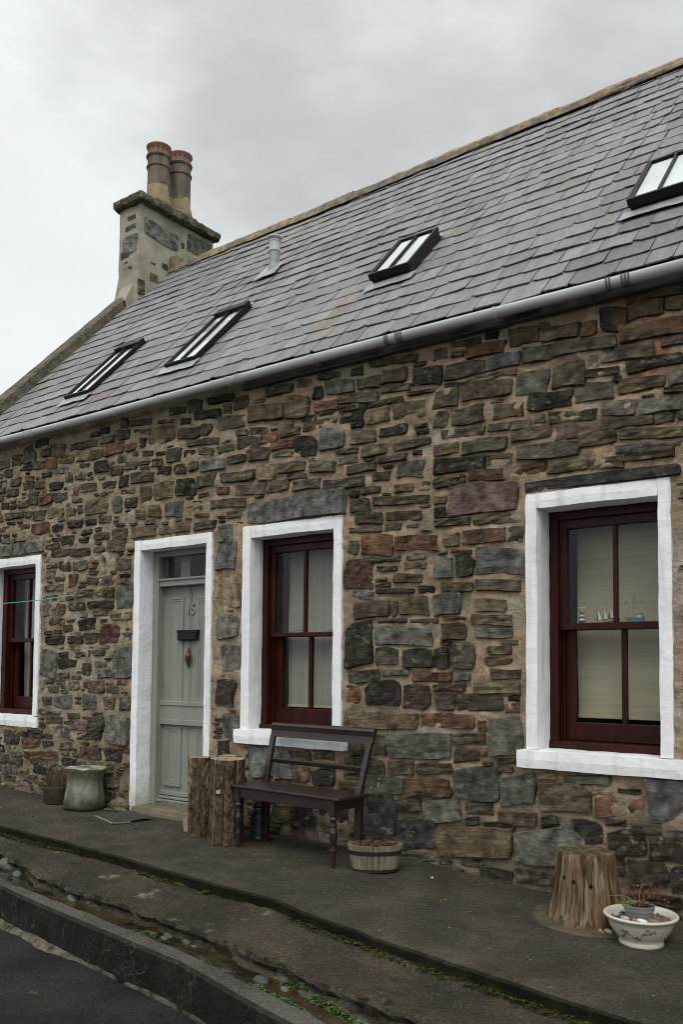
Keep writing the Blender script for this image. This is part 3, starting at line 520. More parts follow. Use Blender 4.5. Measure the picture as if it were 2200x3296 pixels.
# --- rubble stones
PAL = {'d': (.086, .077, .056), 'k': (.043, .039, .031), 'o': (.124, .104, .066), 'g': (.118, .114, .099), 'G': (.140, .139, .126), 'K': (.062, .060, .054), 'b': (.110, .084, .056),
       'B': (.088, .055, .039), 'r': (.118, .072, .046), 'R': (.148, .082, .052), 'p': (.135, .100, .084), 'l': (.165, .154, .125), 't': (.205, .162, .105)}
TXT = '-3116,3506,109,79,0,d;-2986,3479,100,44,-140,d;-2767,3466,288,88,-21,r;-2924,3546,223,45,-81,b;-2721,3554,89,49,-101,k;-2489,3498,210,117,-19,b;-2234,3461,257,94,-62,b;-2040,3446,98,96,-71,R;-1888,3469,175,150,-114,k;-1684,3482,214,93,-37,b;-1518,3479,99,81,-50,b;-1720,3555,159,44,-94,r;-1554,3560,174,67,-86,d;-1660,3349,381,102,-60,b;-2343,3536,60,42,-133,d;-2383,3356,227,105,-92,d;-2068,3344,394,91,-73,d;-1801,3240,321,94,-87,d;-1532,3258,122,62,-25,d;-1638,3142,331,73,3,k;-2926,3355,309,106,-55,d;-2640,3360,251,97,-52,g;-2802,3270,217,44,-41,o;-2616,3272,157,38,-64,o;-2998,3264,175,33,-136,k;-2763,3183,382,114,-26,b;-2426,3169,223,152,-72,l;-2178,3176,217,154,-9,d;-2014,3230,71,76,-70,g;-1957,3146,216,55,-83,d;-1862,3092,45,35,-89,k;-1719,3030,273,83,-29,b;-1514,3034,80,91,-12,l;-3071,3182,196,129,-66,d;-2904,3030,251,122,-32,d;-2596,3016,219,101,-23,b;-2299,3030,298,109,-57,k;-2014,3037,250,121,-64,d;-1854,2905,211,94,-76,l;-1603,2880,254,91,-59,l;-1529,2958,108,29,-102,d;-2157,2903,331,76,-90,d;-2376,2922,77,52,-39,d;-2666,2915,164,53,-30,d;-2508,2906,142,64,-14,o;-3112,3040,115,113,-17,d;-2944,2920,333,61,-57,d;-2434,2834,278,79,-22,o;-2112,2809,302,86,30,p;-1805,2810,311,64,-55,d;-1586,2799,111,62,-36,d;-1490,2798,25,47,40,d;-2778,2805,340,92,-35,d;-3068,2826,203,83,-5,o;-2322,2705,424,98,-19,d;-1996,2734,238,84,-25,o;-1666,2718,375,67,-77,d;-1793,2649,169,49,-30,g;-1592,2647,213,34,-80,g;-1678,2597,301,72,-27,d;-1937,2574,204,74,-10,o;-2186,2586,263,71,-34,o;-2457,2604,234,73,-43,r;-2967,2700,402,99,-37,k;-2661,2695,186,70,-22,b;-2765,2604,268,81,-26,r;-3074,2590,189,67,-5,d;-2942,2600,49,55,-61,d;-2793,2448,516,199,-25,p;-3120,2472,96,55,10,b;-3123,2384,90,72,22,k;-3030,2306,274,45,-33,d;-2690,2300,344,69,-49,o;-3032,2185,119,88,-34,o;-2778,2191,326,96,-37,r;-2548,2184,111,99,0,d;-3094,1997,145,154,-21,g;-2927,2002,134,147,-22,k;-2668,2017,349,174,-26,G;-2954,2101,159,24,-50,r;-2989,1860,240,65,-29,b;-2680,1855,319,74,-31,d;-1986,2483,975,70,0,K;-5149,3351,326,115,-37,d;-4758,3368,379,131,-47,b;-4430,3354,244,179,-118,o;-5194,3473,93,82,-107,d;-4588,3237,225,58,-75,o;-4833,3226,188,59,-85,d;-5025,3244,126,53,-55,o;-4730,3154,188,85,-101,R;-4500,3168,214,71,-33,o;-4953,3148,224,100,-107,d;-4584,3072,222,65,-54,R;-4341,3028,239,157,-67,k;-4076,3047,237,160,-101,g;-4198,3180,328,75,-27,o;-4299,3244,143,44,-77,d;-4134,3256,139,31,-7,k;-4138,3314,228,81,-92,R;-3886,3254,252,37,-75,k;-3891,3190,217,79,-46,k;-3838,3122,113,49,-79,k;-3655,3156,210,107,5,t;-3588,3245,301,41,-20,d;-3380,3153,285,116,-28,o;-3514,3021,231,70,-9,k;-3784,3021,236,102,-101,o;-5208,3136,199,55,-5,d;-5084,3028,199,67,-35,d;-4831,3033,226,98,-53,d;-4574,3000,214,49,-107,o;-4482,2883,282,83,-64,o;-4173,2846,240,87,-79,b;-3930,2932,201,37,-55,d;-3930,2862,186,54,-5,l;-3681,2904,227,83,-40,o;-3351,2900,307,57,23,d;-3520,2819,251,47,-28,d;-3802,2787,261,65,27,d;-3306,2833,71,34,-98,k;-3366,2722,221,115,-77,g;-3622,2702,154,65,-45,d;-3964,2688,388,79,-10,d;-5066,2879,379,80,-37,d;-4748,2872,189,130,-95,t;-4325,2722,270,75,-26,d;-4426,2803,203,44,-59,d;-4621,2750,223,96,-58,o;-4922,2753,332,86,-75,p;-5233,2780,134,61,-82,r;-3868,2600,80,50,-75,k;-3714,2610,171,53,-47,d;-3418,2591,155,58,-39,o;-3456,2506,469,63,-72,d;-3811,2503,177,96,0,d;-8032,3450,202,117,-54,g;-7754,3462,175,82,-68,d;-7530,3448,222,129,-32,b;-8240,3476,157,59,-57,d;-8245,3414,172,51,-58,d;-8407,3327,132,86,-61,k;-8086,3347,197,58,-61,k;-7855,3342,226,83,-49,d;-7634,3332,191,105,-68,r;-7395,3342,230,88,-35,o;-8060,3540,154,67,19,d;-7814,3571,230,74,-43,d;-7224,3447,213,71,-56,d;-7010,3444,190,70,-110,d;-7139,3338,223,94,-36,t;-6925,3324,180,92,-11,o;-6775,3444,200,62,0,g;-6808,3539,119,54,-50,k;-6656,3343,266,114,-30,r;-6539,3458,182,91,-27,d;-6426,3324,149,75,-47,r;-6522,3567,86,98,-81,d;-6303,3536,296,59,-64,d;-6299,3446,186,52,-80,d;-6018,3377,331,152,-87,o;-6252,3340,76,82,-53,k;-6016,3492,84,29,-71,d;-5811,3559,204,58,-69,d;-5581,3566,158,105,-82,d;-5434,3467,307,76,-55,k;-5702,3451,130,56,-31,k;-5276,3570,281,55,-57,k;-5036,3497,159,121,-94,d;-5650,3335,269,98,-74,d;-5444,3335,125,97,-48,d;-5481,3232,374,55,-56,d;-5642,3152,145,64,-96,k;-5442,3146,179,62,-89,b;-5832,3165,183,121,-22,d;-6184,3230,140,51,-64,d;-6364,3246,88,52,-57,d;-6548,3230,125,60,-16,d;-6066,3128,154,72,-39,b;-6420,3150,172,74,-87,d;-6837,3194,202,115,-54,k;-6625,3128,172,83,-41,b;-7110,3242,148,39,-61,d;-7478,3240,212,64,-28,g;-7168,3149,174,79,-63,g;-5595,3036,124,77,-56,o;-5767,3034,150,92,-67,k;-5359,3016,288,95,-59,g;-5956,3042,187,72,-53,k;-6252,3018,298,95,-50,d;-6513,3012,122,97,-41,k;-6713,3003,198,68,-40,d;-7038,3018,239,85,-54,d;-7260,3006,131,102,-61,r;-7350,3156,115,96,-95,d;-7718,3226,147,49,-48,k;-8007,3220,144,58,-42,r;-8020,3150,167,74,-60,d;-7842,3137,153,66,-78,b;-7471,2972,220,88,-27,d;-7720,2977,227,106,-35,r;-8324,3110,217,76,-37,d;-8117,2970,182,75,-16,d;-7948,3006,187,124,-64,d;-8445,2982,109,68,-55,k;-8269,2864,330,67,-21,d;-8009,2851,133,66,-30,d;-7550,2822,261,105,-38,o;-7320,2808,145,79,-55,o;-7820,2821,177,106,-51,d;-6910,2822,328,153,-46,o;-7155,2818,74,78,0,g;-7237,2682,200,70,-15,k;-7003,2679,144,54,14,k;-6778,2682,187,68,-53,b;-6591,2806,126,142,-48,g;-6418,2802,167,96,-60,k;-6210,2860,151,138,26,o;-5970,2865,254,150,-59,o;-5690,2864,226,147,-84,k;-5430,2889,210,110,-24,d;-6460,2910,191,44,-73,d;-5575,2688,206,83,-34,o;-5829,2680,224,127,-40,g;-6090,2696,152,109,-59,o;-5170,2666,394,74,-38,o;-5476,2596,163,31,-55,r;-6275,2678,120,80,-33,o;-6432,2680,71,37,-28,g;-8098,2726,197,58,-30,b;-7781,2684,297,113,-34,R;-7512,2665,164,71,-18,k;-6831,2528,212,61,-47,r;-7092,2511,127,54,-16,k;-7350,2526,190,95,-26,d;-6564,2520,205,111,-49,o;-5096,2566,163,59,-18,d;-4443,2556,996,189,0,G;-3726,2404,229,88,-70,d;-3426,2392,291,63,-79,d;-3512,2317,144,52,-42,d;-3346,2317,93,34,-32,g;-3755,2319,286,33,-35,b;-3867,2200,95,101,-53,d;-3648,2198,273,151,-55,R;-3314,2186,352,107,-48,R;-3577,2086,250,34,24,d;-3817,1996,260,218,-58,B;-3776,1832,193,65,-47,g;-3494,1854,313,29,-29,k;-3236,1854,123,50,0,k;-3702,1727,299,116,-33,d;-3498,1726,54,108,-37,b;-3332,1744,237,129,-25,o;-3068,1748,213,153,-9,g;-3516,1640,238,29,-13,d;-3250,1628,226,39,-4,d;-3011,1646,177,19,-17,d;-3812,1477,245,321,12,k;-3422,1529,481,130,-4,g;-3014,1555,183,114,11,b;-3558,1386,192,125,-5,d;-3300,1371,237,128,25,k;-3110,1370,116,142,34,k;-2942,1390,189,177,0,d;-3080,1472,75,27,-13,d;-3764,1239,263,92,23,d;-3486,1269,223,43,36,g;-3186,1243,299,66,20,r;-3856,1106,123,123,24,R;-3593,1120,303,171,43,k;-3310,1102,222,166,27,B;-3080,1070,149,98,27,d;-2812,1078,348,106,29,d;-3050,1170,235,43,43,b;-5190,2412,165,147,-48,G;-5178,2220,220,213,-68,G;-5136,1939,272,277,-48,t;-5152,1638,246,197,-20,l;-5106,1372,216,215,32,l;-5163,1087,200,208,-110,k;-5093,817,180,194,23,g;-5185,630,136,129,59,k;-3746,916,389,138,41,o;-3729,744,331,149,21,d;-3418,924,239,106,42,b;-3067,942,422,97,31,R;-2794,921,64,74,31,r;-2625,862,250,247,32,g;-2566,1109,79,36,25,k;-2570,1047,107,62,37,R;-2686,1174,329,73,21,o;-3288,760,511,175,37,g;-2890,830,245,74,57,d;-2917,722,192,85,68,d;-2782,752,53,47,19,r;-3442,597,213,100,47,d;-3170,611,291,75,55,d;-3746,592,339,108,56,d;-3582,463,335,124,69,g;-3216,481,370,125,86,r;-2842,536,331,209,69,K;-2540,523,239,182,79,g;-2614,702,147,31,68,b;-2627,648,108,36,55,d;-2341,626,112,39,80,t;-3624,268,288,281,83,K;-3368,346,210,88,100,k;-3104,332,293,150,82,g;-2822,374,200,78,100,d;-2872,290,101,53,108,k;-2672,279,217,46,87,k;-2543,338,266,91,90,o;-2320,344,114,74,96,k;-3303,152,323,207,83,K;-2859,150,567,197,114,b;-2323,186,470,226,114,g;-3334,-5,182,44,11,d;-3199,2,88,30,136,g;-2875,14,166,52,72,d;-2693,-38,234,81,13,k;-2429,-14,248,79,68,d;-4758,552,237,245,67,G;-4531,537,182,208,71,G;-4348,489,153,123,78,t;-4136,472,205,110,58,k;-4344,622,167,72,66,d;-4137,641,206,71,15,d;-4934,562,78,162,64,l;-4541,164,186,134,75,o;-4315,170,238,173,63,k;-4031,230,277,189,65,k;-2218,504,331,169,69,o;-2077,622,287,51,56,g;-1982,560,126,33,40,t;-1879,483,296,120,74,R;-1580,542,243,246,53,G;-2072,310,177,137,96,k;-1898,384,127,39,79,k;-1718,371,177,59,73,d;-1838,271,217,144,110,k;-1581,268,236,143,97,k;-1530,358,136,54,73,g;-1711,110,232,144,116,k;-1524,98,117,148,119,k;-1871,139,40,120,140,k;-1678,-44,315,68,129,k;-8126,2501,787,116,0,g;-6607,2418,252,104,-48,o;-7300,2405,592,78,-46,d;-7390,2278,166,94,-60,d;-7140,2266,210,93,-24,d;-6493,2240,213,103,-28,o;-7607,2206,144,80,-35,o;-7240,2129,125,124,-56,R;-6934,2107,167,60,-36,d;-6733,2099,209,90,-14,p;-7536,2070,299,64,-20,o;-7056,1994,255,69,-12,o;-6748,1992,268,83,-34,o;-6469,1931,228,212,-9,g;-7600,1895,236,206,-34,g;-6815,1878,364,68,-16,k;-7168,1872,247,77,-36,d;-7404,1856,102,101,-29,b;-6512,1757,303,74,-7,o;-7490,1733,258,63,-23,d;-7302,1664,163,69,31,b;-6665,1599,286,170,10,B;-6421,1555,111,102,-18,g;-7521,1550,284,78,14,k;-7186,1551,210,69,5,k;-6938,1563,191,98,5,d;-7595,1320,248,267,4,g;-7366,1405,139,54,0,k;-7308,1320,276,85,4,k;-6861,1422,235,59,30,d;-6489,1327,272,276,29,g;-7004,1268,108,113,9,d;-6786,1315,163,52,6,d;-6743,1228,174,81,34,g;-7192,1107,160,84,19,g;-6850,1106,235,112,17,b;-7355,950,277,115,29,g;-7618,950,143,86,28,d;-6950,962,191,142,31,g;-6653,958,148,117,47,o;-6428,962,143,115,28,g;-7368,658,252,114,48,g;-6843,758,222,133,45,d;-7086,732,267,90,45,p;-6940,642,356,74,51,k;-6533,714,324,260,46,l;-7677,412,538,77,50,R;-7566,532,181,54,61,k;-7299,524,174,68,57,d;-8210,228,267,80,75,g;-7854,160,241,86,83,d;-4619,3526,278,71,-47,d;-4358,3529,161,76,-31,g;-4222,3435,94,94,-53,k;-4000,3437,272,104,-95,g;-4104,3549,223,62,-85,d;-3847,3530,110,61,-91,d;-3738,3421,209,84,-48,d;-3508,3427,207,100,-82,d;-3223,3369,242,126,-123,k;-3522,3544,409,65,-76,d;-3498,3335,268,59,-78,d;-3832,3321,345,78,-110,d;-3281,3266,218,25,-50,k;'
ST = []
for t in TXT.split(';'):
    if t:
        a = t.split(','); ST.append([int(a[0])/1000, int(a[1])/1000, int(a[2])/1000*1.01+.008, int(a[3])/1000*1.02+.007, int(a[4])/1000, a[5]])
# fill what the listed stones leave with smaller rubble
rs = .012
ow, oh = int((X1-X0)/rs)+1, int((EAVE+.4)/rs)+1
occ = np.zeros((oh, ow), bool)
def ix(x): return int((x-X0)/rs)
def iz(z): return int((z+.4)/rs)
def fillr(x0, x1, z0, z1): occ[max(0, iz(z0)):max(0, iz(z1)+1), max(0, ix(x0)):max(0, ix(x1)+1)] = True
for o in OPEN.values(): fillr(o[0]-.012, o[1]+.012, o[2]-.02, o[3]+.012)
fillr(-5.05, -3.9, .67, .82); fillr(-2.55, -1.48, .66, .80); fillr(HOLE[0]-.05, HOLE[1]+.05, HOLE[2]-.04, HOLE[3]+.04)
for cx, cz, w_, h_, tl, c in ST: fillr(cx-w_/2-.005, cx+w_/2+.005, cz-h_/2-.004, cz+h_/2+.004)
for i in range(ow):
    x = X0+i*rs; occ[:max(0, iz(zp(x)-.06)), i] = True
occ[iz(EAVE-.03):, :] = True
rng_ = random.Random(5)
FILL = []
for (w_, h_, tries) in ((.34, .10, 3000), (.27, .08, 6000), (.22, .06, 10000), (.17, .05, 14000), (.13, .035, 18000), (.08, .024, 18000)):
    for _ in range(tries):
        k = rng_.uniform(.8, 1.25); ww = w_*k; hh = h_*rng_.uniform(.8, 1.2)
        x = rng_.uniform(X0+.02, .9); z = rng_.uniform(-.3, EAVE-.1)
        if x < -5.3: ww *= .85
        i0, i1, j0, j1 = ix(x), ix(x+ww)+1, iz(z), iz(z+hh)+1
        if i1 >= ow or j1 >= oh or occ[j0:j1, i0:i1].any(): continue
        # settle downwards until something is met, as masonry does
        while j0 > 1 and not occ[j0-1, i0:i1].any() and z > -.32: j0 -= 1; j1 -= 1; z -= rs
        cx, cz = x+ww/2, z+hh/2
        FILL.append([cx, cz, ww, hh, rng_.uniform(-.05, .05), rng_.choices('dkogbrRtlpB', (32, 17, 14, 9, 10, 5, 2, 3, 3, 2, 1))[0]])
        fillr(cx-ww/2-.004, cx+ww/2+.004, cz-hh/2-.003, cz+hh/2+.003)
# masonry: mortar face with its own relief, cut round the openings
st = .02
gx = np.arange(X0, X1+.001, st); gzv = np.arange(-.45, EAVE+.12, st)
hx = (HOLE[0]-.0, HOLE[1]+.0)
gx = np.sort(np.unique(np.round(np.concatenate([gx]+[[o[0]+.03, o[1]-.03] for o in OPEN.values()]+[list(HOLE[:2])]), 4)))
gzv = np.sort(np.unique(np.round(np.concatenate([gzv]+[[o[2]+.03, o[3]-.03] for o in OPEN.values()]+[list(HOLE[2:])]), 4)))
GX, GZ = np.meshgrid(gx, gzv)
GY = .010*fbm(GX*6, GZ*9, 0, 31, 4)+.006*fbm(GX*1.3, GZ*1.3, 0, 32, 2)
GY += .005*fbm(GX*27, GZ*27, 0, 33, 2)
_r = random.Random(77)
for cx, cz, w_, h_, tl, c in ST+FILL:
    a = _r.uniform(.004, .017) if _r.random() < .72 else _r.uniform(-.006, .002)
    i0, i1 = np.searchsorted(gx, cx-w_/2-.011), np.searchsorted(gx, cx+w_/2+.011); j0, j1 = np.searchsorted(gzv, cz-h_/2-.010), np.searchsorted(gzv, cz+h_/2+.008)
    GY[j0:j1, i0:i1] += a*(.55+.45*fbm(GX[j0:j1, i0:i1]*14, GZ[j0:j1, i0:i1]*14, 0, 36, 2))
V = np.stack([GX.ravel(), GY.ravel(), GZ.ravel()], 1); nx = len(gx)
CXm = (GX[:-1, :-1]+GX[1:, 1:])/2; CZm = (GZ[:-1, :-1]+GZ[1:, 1:])/2
keep = np.ones(CXm.shape, bool)
for o in OPEN.values(): keep &= ~((CXm > o[0]+.03) & (CXm < o[1]-.03) & (CZm > o[2]+.03) & (CZm < o[3]-.03))
keep &= ~((CXm > HOLE[0]) & (CXm < HOLE[1]) & (CZm > HOLE[2]) & (CZm < HOLE[3]))
J, I = np.nonzero(keep); q = J*nx+I
b = MB(); b.add(V.tolist(), np.stack([q, q+1, q+nx+1, q+nx], 1).tolist())
WALL = b.build('wall', M_mortar, HOUSE, smooth=True, fix=False)
b = MB(); b.box(X0, X0+.02, .02, 6.05, -.45, 3.6); b.box(X1-.02, X1, .02, 6.05, -.45, 3.6); b.box(X0, X1, 6.05, 6.07, -.45, 3.6)
b.add([(X0+.05, .0, 3.6), (X0+.05, 5.9, 3.6), (X0+.05, 2.74, 6.72)], [(0, 1, 2)]); b.add([(X1, .1, 3.6), (X1, 6.0, 3.6), (X1, 3.2, 7.1)], [(0, 1, 2)])
b.build('gable_wall', M_mortar, HOUSE)
b = MB(); b.box(HOLE[0]-.01, HOLE[1]+.01, .14, .15, HOLE[2]-.01, HOLE[3]+.01)
for x in (HOLE[0]-.012, HOLE[1]+.002): b.box(x, x+.01, .004, .14, HOLE[2]-.01, HOLE[3]+.01)
b.box(HOLE[0], HOLE[1], .004, .14, HOLE[2]-.012, HOLE[2]-.002); b.box(HOLE[0], HOLE[1], .004, .14, HOLE[3]+.002, HOLE[3]+.012)
b.build('wall_hole', M_hole, WALL)
# rounded lips of mortar turn the square hole into an oval one
b = MB()
m = 20; V = []; cx, cz = (HOLE[0]+HOLE[1])/2, (HOLE[2]+HOLE[3])/2
for k, (kx, kz, y) in enumerate(((.55, .58, .06), (.62, .66, -.002), (1.15, 1.05, -.014), (2.0, 1.35, .012))):
    for i in range(m):
        a = 2*pi*i/m; V.append((cx+kx*.042*cos(a), y+.004*float(vn(cos(a)*3, sin(a)*3, k, 5)), cz+kz*.085*sin(a)))
b.add(V, [(k*m+i, k*m+(i+1) % m, (k+1)*m+(i+1) % m, (k+1)*m+i) for k in range(3) for i in range(m)])
b.build('mortar_lip', M_mortar, WALL, smooth=True)

def stone_mesh(mb, RN, cx, cz, w_, h_, tl, c, k):
    r = random.Random(k*7+3)
    base = PAL[c]; f = r.uniform(.80, 1.22)
    low = min(1., max(0., (cz-.1)/.8))
    mb.col = tuple(max(.01, v*f*r.uniform(.95, 1.05)) for v in base)
    # a grid of points over a rough quadrilateral: the border is sunk in the mortar, the face is cleft in layers
    hw, hh = w_/2, h_/2; cut = min(w_, h_)
    nu, nv = (5 if w_ > .26 else 4 if w_ > .15 else 3), (4 if h_ > .15 else 3 if h_ > .075 else 2)
    ins = min(.007, .12*cut)
    us = [-hw]+[-hw+ins+(2*hw-2*ins)*i/nu for i in range(nu+1)]+[hw]; vs = [-hh]+[-hh+ins+(2*hh-2*ins)*i/nv for i in range(nv+1)]+[hh]
    ca = [r.uniform(.0, .17)*cut*(2.2 if r.random() < .15 else 1) for _ in range(4)]
    tp = [r.uniform(-.08, .08)*h_ for _ in range(4)]; tq = [r.uniform(-.05, .05)*cut for _ in range(4)]
    ph = [r.uniform(0, 9) for _ in range(4)]; je = min(.006, .055*h_)
    pr = r.uniform(.004, .022)+(.004 if w_*h_ > .02 else 0)+(.012 if w_ > .8 else 0); gx_, gz_ = r.uniform(-.035, .035), r.uniform(-.13, .10)
    ct, sn = cos(tl), sin(tl); V = []; NU, NV = len(us), len(vs)
    per = r.uniform(.025, .05); sh = r.uniform(-.3, .3)
    for jv, z in enumerate(vs):
        for iu, x in enumerate(us):
            u, v = x/hw, z/hh
            top, bot = je*sin(ph[0]+u*2.6)+tp[0]*u, je*sin(ph[1]+u*2.9)+tp[1]*u
            lef, rig = je*sin(ph[2]+v*2.2)+tq[2]*v, je*sin(ph[3]+v*2.4)+tq[3]*v
            zz = z+(top*(1+v)/2+bot*(1-v)/2)*abs(v); xx = x+(rig*(1+u)/2+lef*(1-u)/2)*abs(u)
            k = (0 if u < 0 else 1)+(0 if v < 0 else 2); du, dv = hw-abs(x), hh-abs(z); s_ = ca[k]-du-dv
            if s_ > 0: xx -= math.copysign(s_*.5, x); zz -= math.copysign(s_*.5, z)
            edge = iu in (0, NU-1) or jv in (0, NV-1)
            if edge: y = .014
            else:
                q = (zz+sh*xx)/per+ph[0]; st_ = (q-math.floor(q))
                y = -pr+gx_*xx+gz_*zz+(st_-.5)*(.012 if c not in 'gGKltp' else .005)+r.uniform(-.0045, .0045)
                xx += r.uniform(-.12, .12)*w_/nu*(0 < iu-1 < nu); zz += r.uniform(-.15, .15)*h_/nv*(0 < jv-1 < nv)
            V.append((cx+xx*ct-zz*sn, y, cz+xx*sn+zz*ct))
    F = [(j*NU+i, j*NU+i+1, (j+1)*NU+i+1, (j+1)*NU+i) for j in range(NV-1) for i in range(NU-1)]
    mb.add(V, F)
    vert = (c == 'k' and h_ > .1 and r.random() < .25)
    rv = ((.5+(pi/2/4 if vert else 0)+tl/4+r.uniform(-.03, .03)), (r.uniform(0, .22) if c in 'gGKltp' else r.uniform(.15, 1.)), r.random()*(.9 if c in 'dbotrRB' else .25))
    RN += [rv]*len(V)
def vis_size(cx, cz, w_, h_):
    if cx > -1.35 or cx < -8.6: return -1
    d = Vector((cx, 0, cz))-CAM; return w_*h_*5.3/d.length**3
ALLS = ST+FILL
ALLS.sort(key=lambda s_: -vis_size(*s_[:4]))
for k, s_ in enumerate(ALLS[:300]):
    b, RN = MB(), []; stone_mesh(b, RN, *s_, k); b.build('stone', M_stone, WALL, cols=True, rnd=RN)
b, RN = MB(), []
for k, s_ in enumerate(ALLS[300:]): stone_mesh(b, RN, *s_, k+1000)
stuff(b.build('small_rubble', M_stone, WALL, cols=True, rnd=RN))
print('stones', len(ST), len(FILL))

# --- white surrounds
def surround(par, o, i, depth, sill=None, door=False):
    """o, i: outer and inner x0, x1, z0, z1 of the painted band; depth of the reveal"""
    b = MB(); ox0, ox1, oz0, oz1 = o; ix0, ix1, iz0, iz1 = i; yf = -.020
    b.nbox(ox0, ix0, yf, depth, iz0 if not door else oz0, oz1, .05, .0035, 9, 1)
    b.nbox(ix1, ox1, yf, depth, iz0 if not door else oz0, oz1, .05, .0035, 9, 2)
    b.nbox(ix0-.004, ix1+.004, yf+.001, depth, iz1, oz1-.001, .05, .0035, 9, 3)
    b.build('surround', M_white, par, smooth=False)
    if sill:
        x0, x1, z0, z1, pr = sill
        b = MB(); b.nbox(x0, x1, -pr, depth+.02, z0, z1, .05, .004, 9, 5, .008)
        b.build('sill', M_white, par)

def sash_window(par, x0, x1, zt, zb, y0, mu, ml, zr0, zr1, gb, fw_=.055, stile=.055):
    """x0..x1 clear width of the reveal, zt/zb head and timber sill, y0 face of the frame, mu/ml centre of the upper and lower glazing bar"""
    b = MB()
    b.box(x0-.03, x0+fw_, y0, y0+.16, zb, zt+.03); b.box(x1-fw_, x1+.03, y0, y0+.16, zb, zt+.03); b.box(x0+fw_, x1-fw_, y0, y0+.16, zt-fw_, zt+.03)
    b.box(x0+fw_, x0+fw_+.014, y0+.075, y0+.09, zb, zt-fw_); b.box(x1-fw_-.014, x1-fw_, y0+.075, y0+.09, zb, zt-fw_)
    b.build('frame', M_redwood, par, bevel=.004)
    b = MB(); b.box(x0-.02, x1+.02, y0-.02, y0+.17, zb-.035, zb+.028); b.build('timber_sill', M_redwood, par, bevel=.006)
    yu, yl = y0+.032, y0+.098; th_ = .042
    ux0, ux1 = x0+fw_-.004, x1-fw_+.004; zt2 = zt-fw_+.004
    b = MB(); b.box(ux0, ux0+stile, yu, yu+th_, zr0, zt2); b.box(ux1-stile, ux1, yu, yu+th_, zr0, zt2)
    b.box(ux0+stile, ux1-stile, yu, yu+th_, zt2-.062, zt2-.001); b.box(ux0+stile, ux1-stile, yu-.004, yu+th_, zr0+.001, zr1)
    us = b.build('upper_sash', M_redwood, par, bevel=.004)
    b = MB(); b.box(mu-.014, mu+.014, yu+.004, yu+th_-.004, zr1, zt2-.062); b.build('glazing_bar', M_redwood, par, bevel=.004)
    lx0, lx1 = x0+fw_+.008, x1-fw_-.008
    b = MB(); b.box(lx0, lx0+stile+.012, yl, yl+th_, zb+.03, zr1-.004); b.box(lx1-stile-.012, lx1, yl, yl+th_, zb+.03, zr1-.004)
    b.box(lx0+stile+.012, lx1-stile-.012, yl-.003, yl+th_, zb+.031, gb); b.box(lx0+stile+.012, lx1-stile-.012, yl, yl+th_, zr0, zr1-.005)
    b.build('lower_sash', M_redwood, par, bevel=.004)
    b = MB(); b.box(ml-.017, ml+.017, yl+.004, yl+th_-.004, gb, zr0); b.build('glazing_bar', M_redwood, par, bevel=.004)
    for (a, c, yy, z0, z1) in ((ux0+stile-.004, mu-.012, yu, zr1-.003, zt2-.06), (mu+.012, ux1-stile+.004, yu, zr1-.003, zt2-.06), (lx0+stile, ml-.015, yl, gb-.004, zr0+.003), (ml+.015, lx1-stile, yl, gb-.004, zr0+.003)):
        b = MB(); b.box(a, c, yy+.022, yy+.027, z0, z1); b.build('pane', M_glass, par)
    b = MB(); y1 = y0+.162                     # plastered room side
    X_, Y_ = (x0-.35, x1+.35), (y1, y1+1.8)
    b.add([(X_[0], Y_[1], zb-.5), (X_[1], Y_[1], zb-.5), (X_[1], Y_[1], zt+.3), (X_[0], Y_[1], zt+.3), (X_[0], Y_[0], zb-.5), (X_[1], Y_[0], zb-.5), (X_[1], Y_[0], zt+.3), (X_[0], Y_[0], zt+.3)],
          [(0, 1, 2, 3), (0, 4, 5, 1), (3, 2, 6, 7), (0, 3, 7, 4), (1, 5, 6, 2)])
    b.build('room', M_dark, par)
    return y0+.142

def win(x, z): 
    o = bpy.data.objects.new('window', None); C.objects.link(o); o.parent = HOUSE; o.location = (x+5, 0, z); return o
def blind(par, x0, x1, y, z0, z1, mat, name='blind', bar=True):
    b = MB(); b.sheet(lambda u, v: (x0+(x1-x0)*u, y+.010*float(vn(u*3, v*2.5, 0, 3)), z0+(z1-z0)*v), 10, 12); b.build(name, mat, par, smooth=True)
    if bar:
        b = MB(); b.box(x0, x1, y-.007, y+.012, z0-.022, z0); b.build('blind_bar', M_blind, par, bevel=.003)

w1 = win(-8.27, .68); surround(w1, (-8.75, -7.765, .68, 2.42), (-8.66, -7.847, .79, 2.325), .16, (-8.75, -7.763, .675, .79, .021))
yi = sash_window(w1, -8.645, -7.847, 2.325, .815, .14, -8.24, -8.28, 1.545, 1.585, .968)
blind(w1, -8.60, -8.33, yi+.10, .82, 2.3, M_net, 'net_curtain', False)
w2 = win(-4.47, .685); surround(w2, (-4.987, -3.962, .685, 2.452), (-4.892, -4.048, .80, 2.349), .15, (-5.038, -3.912, .683, .802, .05))
yi2 = sash_window(w2, -4.895, -4.048, 2.35, .81, .135, -4.475, -4.465, 1.547, 1.580, .968)
blind(w2, -4.80, -4.08, yi2+.09, .995, 2.33, M_net, 'blind')
b = MB(); b.box(-4.86, -4.80, yi2+.05, yi2+.075, .84, 2.3); b.build('window_lining', M_redwood, w2)
w3 = win(-2.01, .67); surround(w3, (-2.476, -1.546, .67, 2.44), (-2.392, -1.628, .785, 2.335), .19, (-2.533, -1.475, .668, .788, .05))
yi3 = sash_window(w3, -2.392, -1.545, 2.335, .81, .18, -1.968, -1.938, 1.557, 1.602, .957)
blind(w3, -2.31, -1.56, yi3+.13, 1.0, 2.32, M_blind)

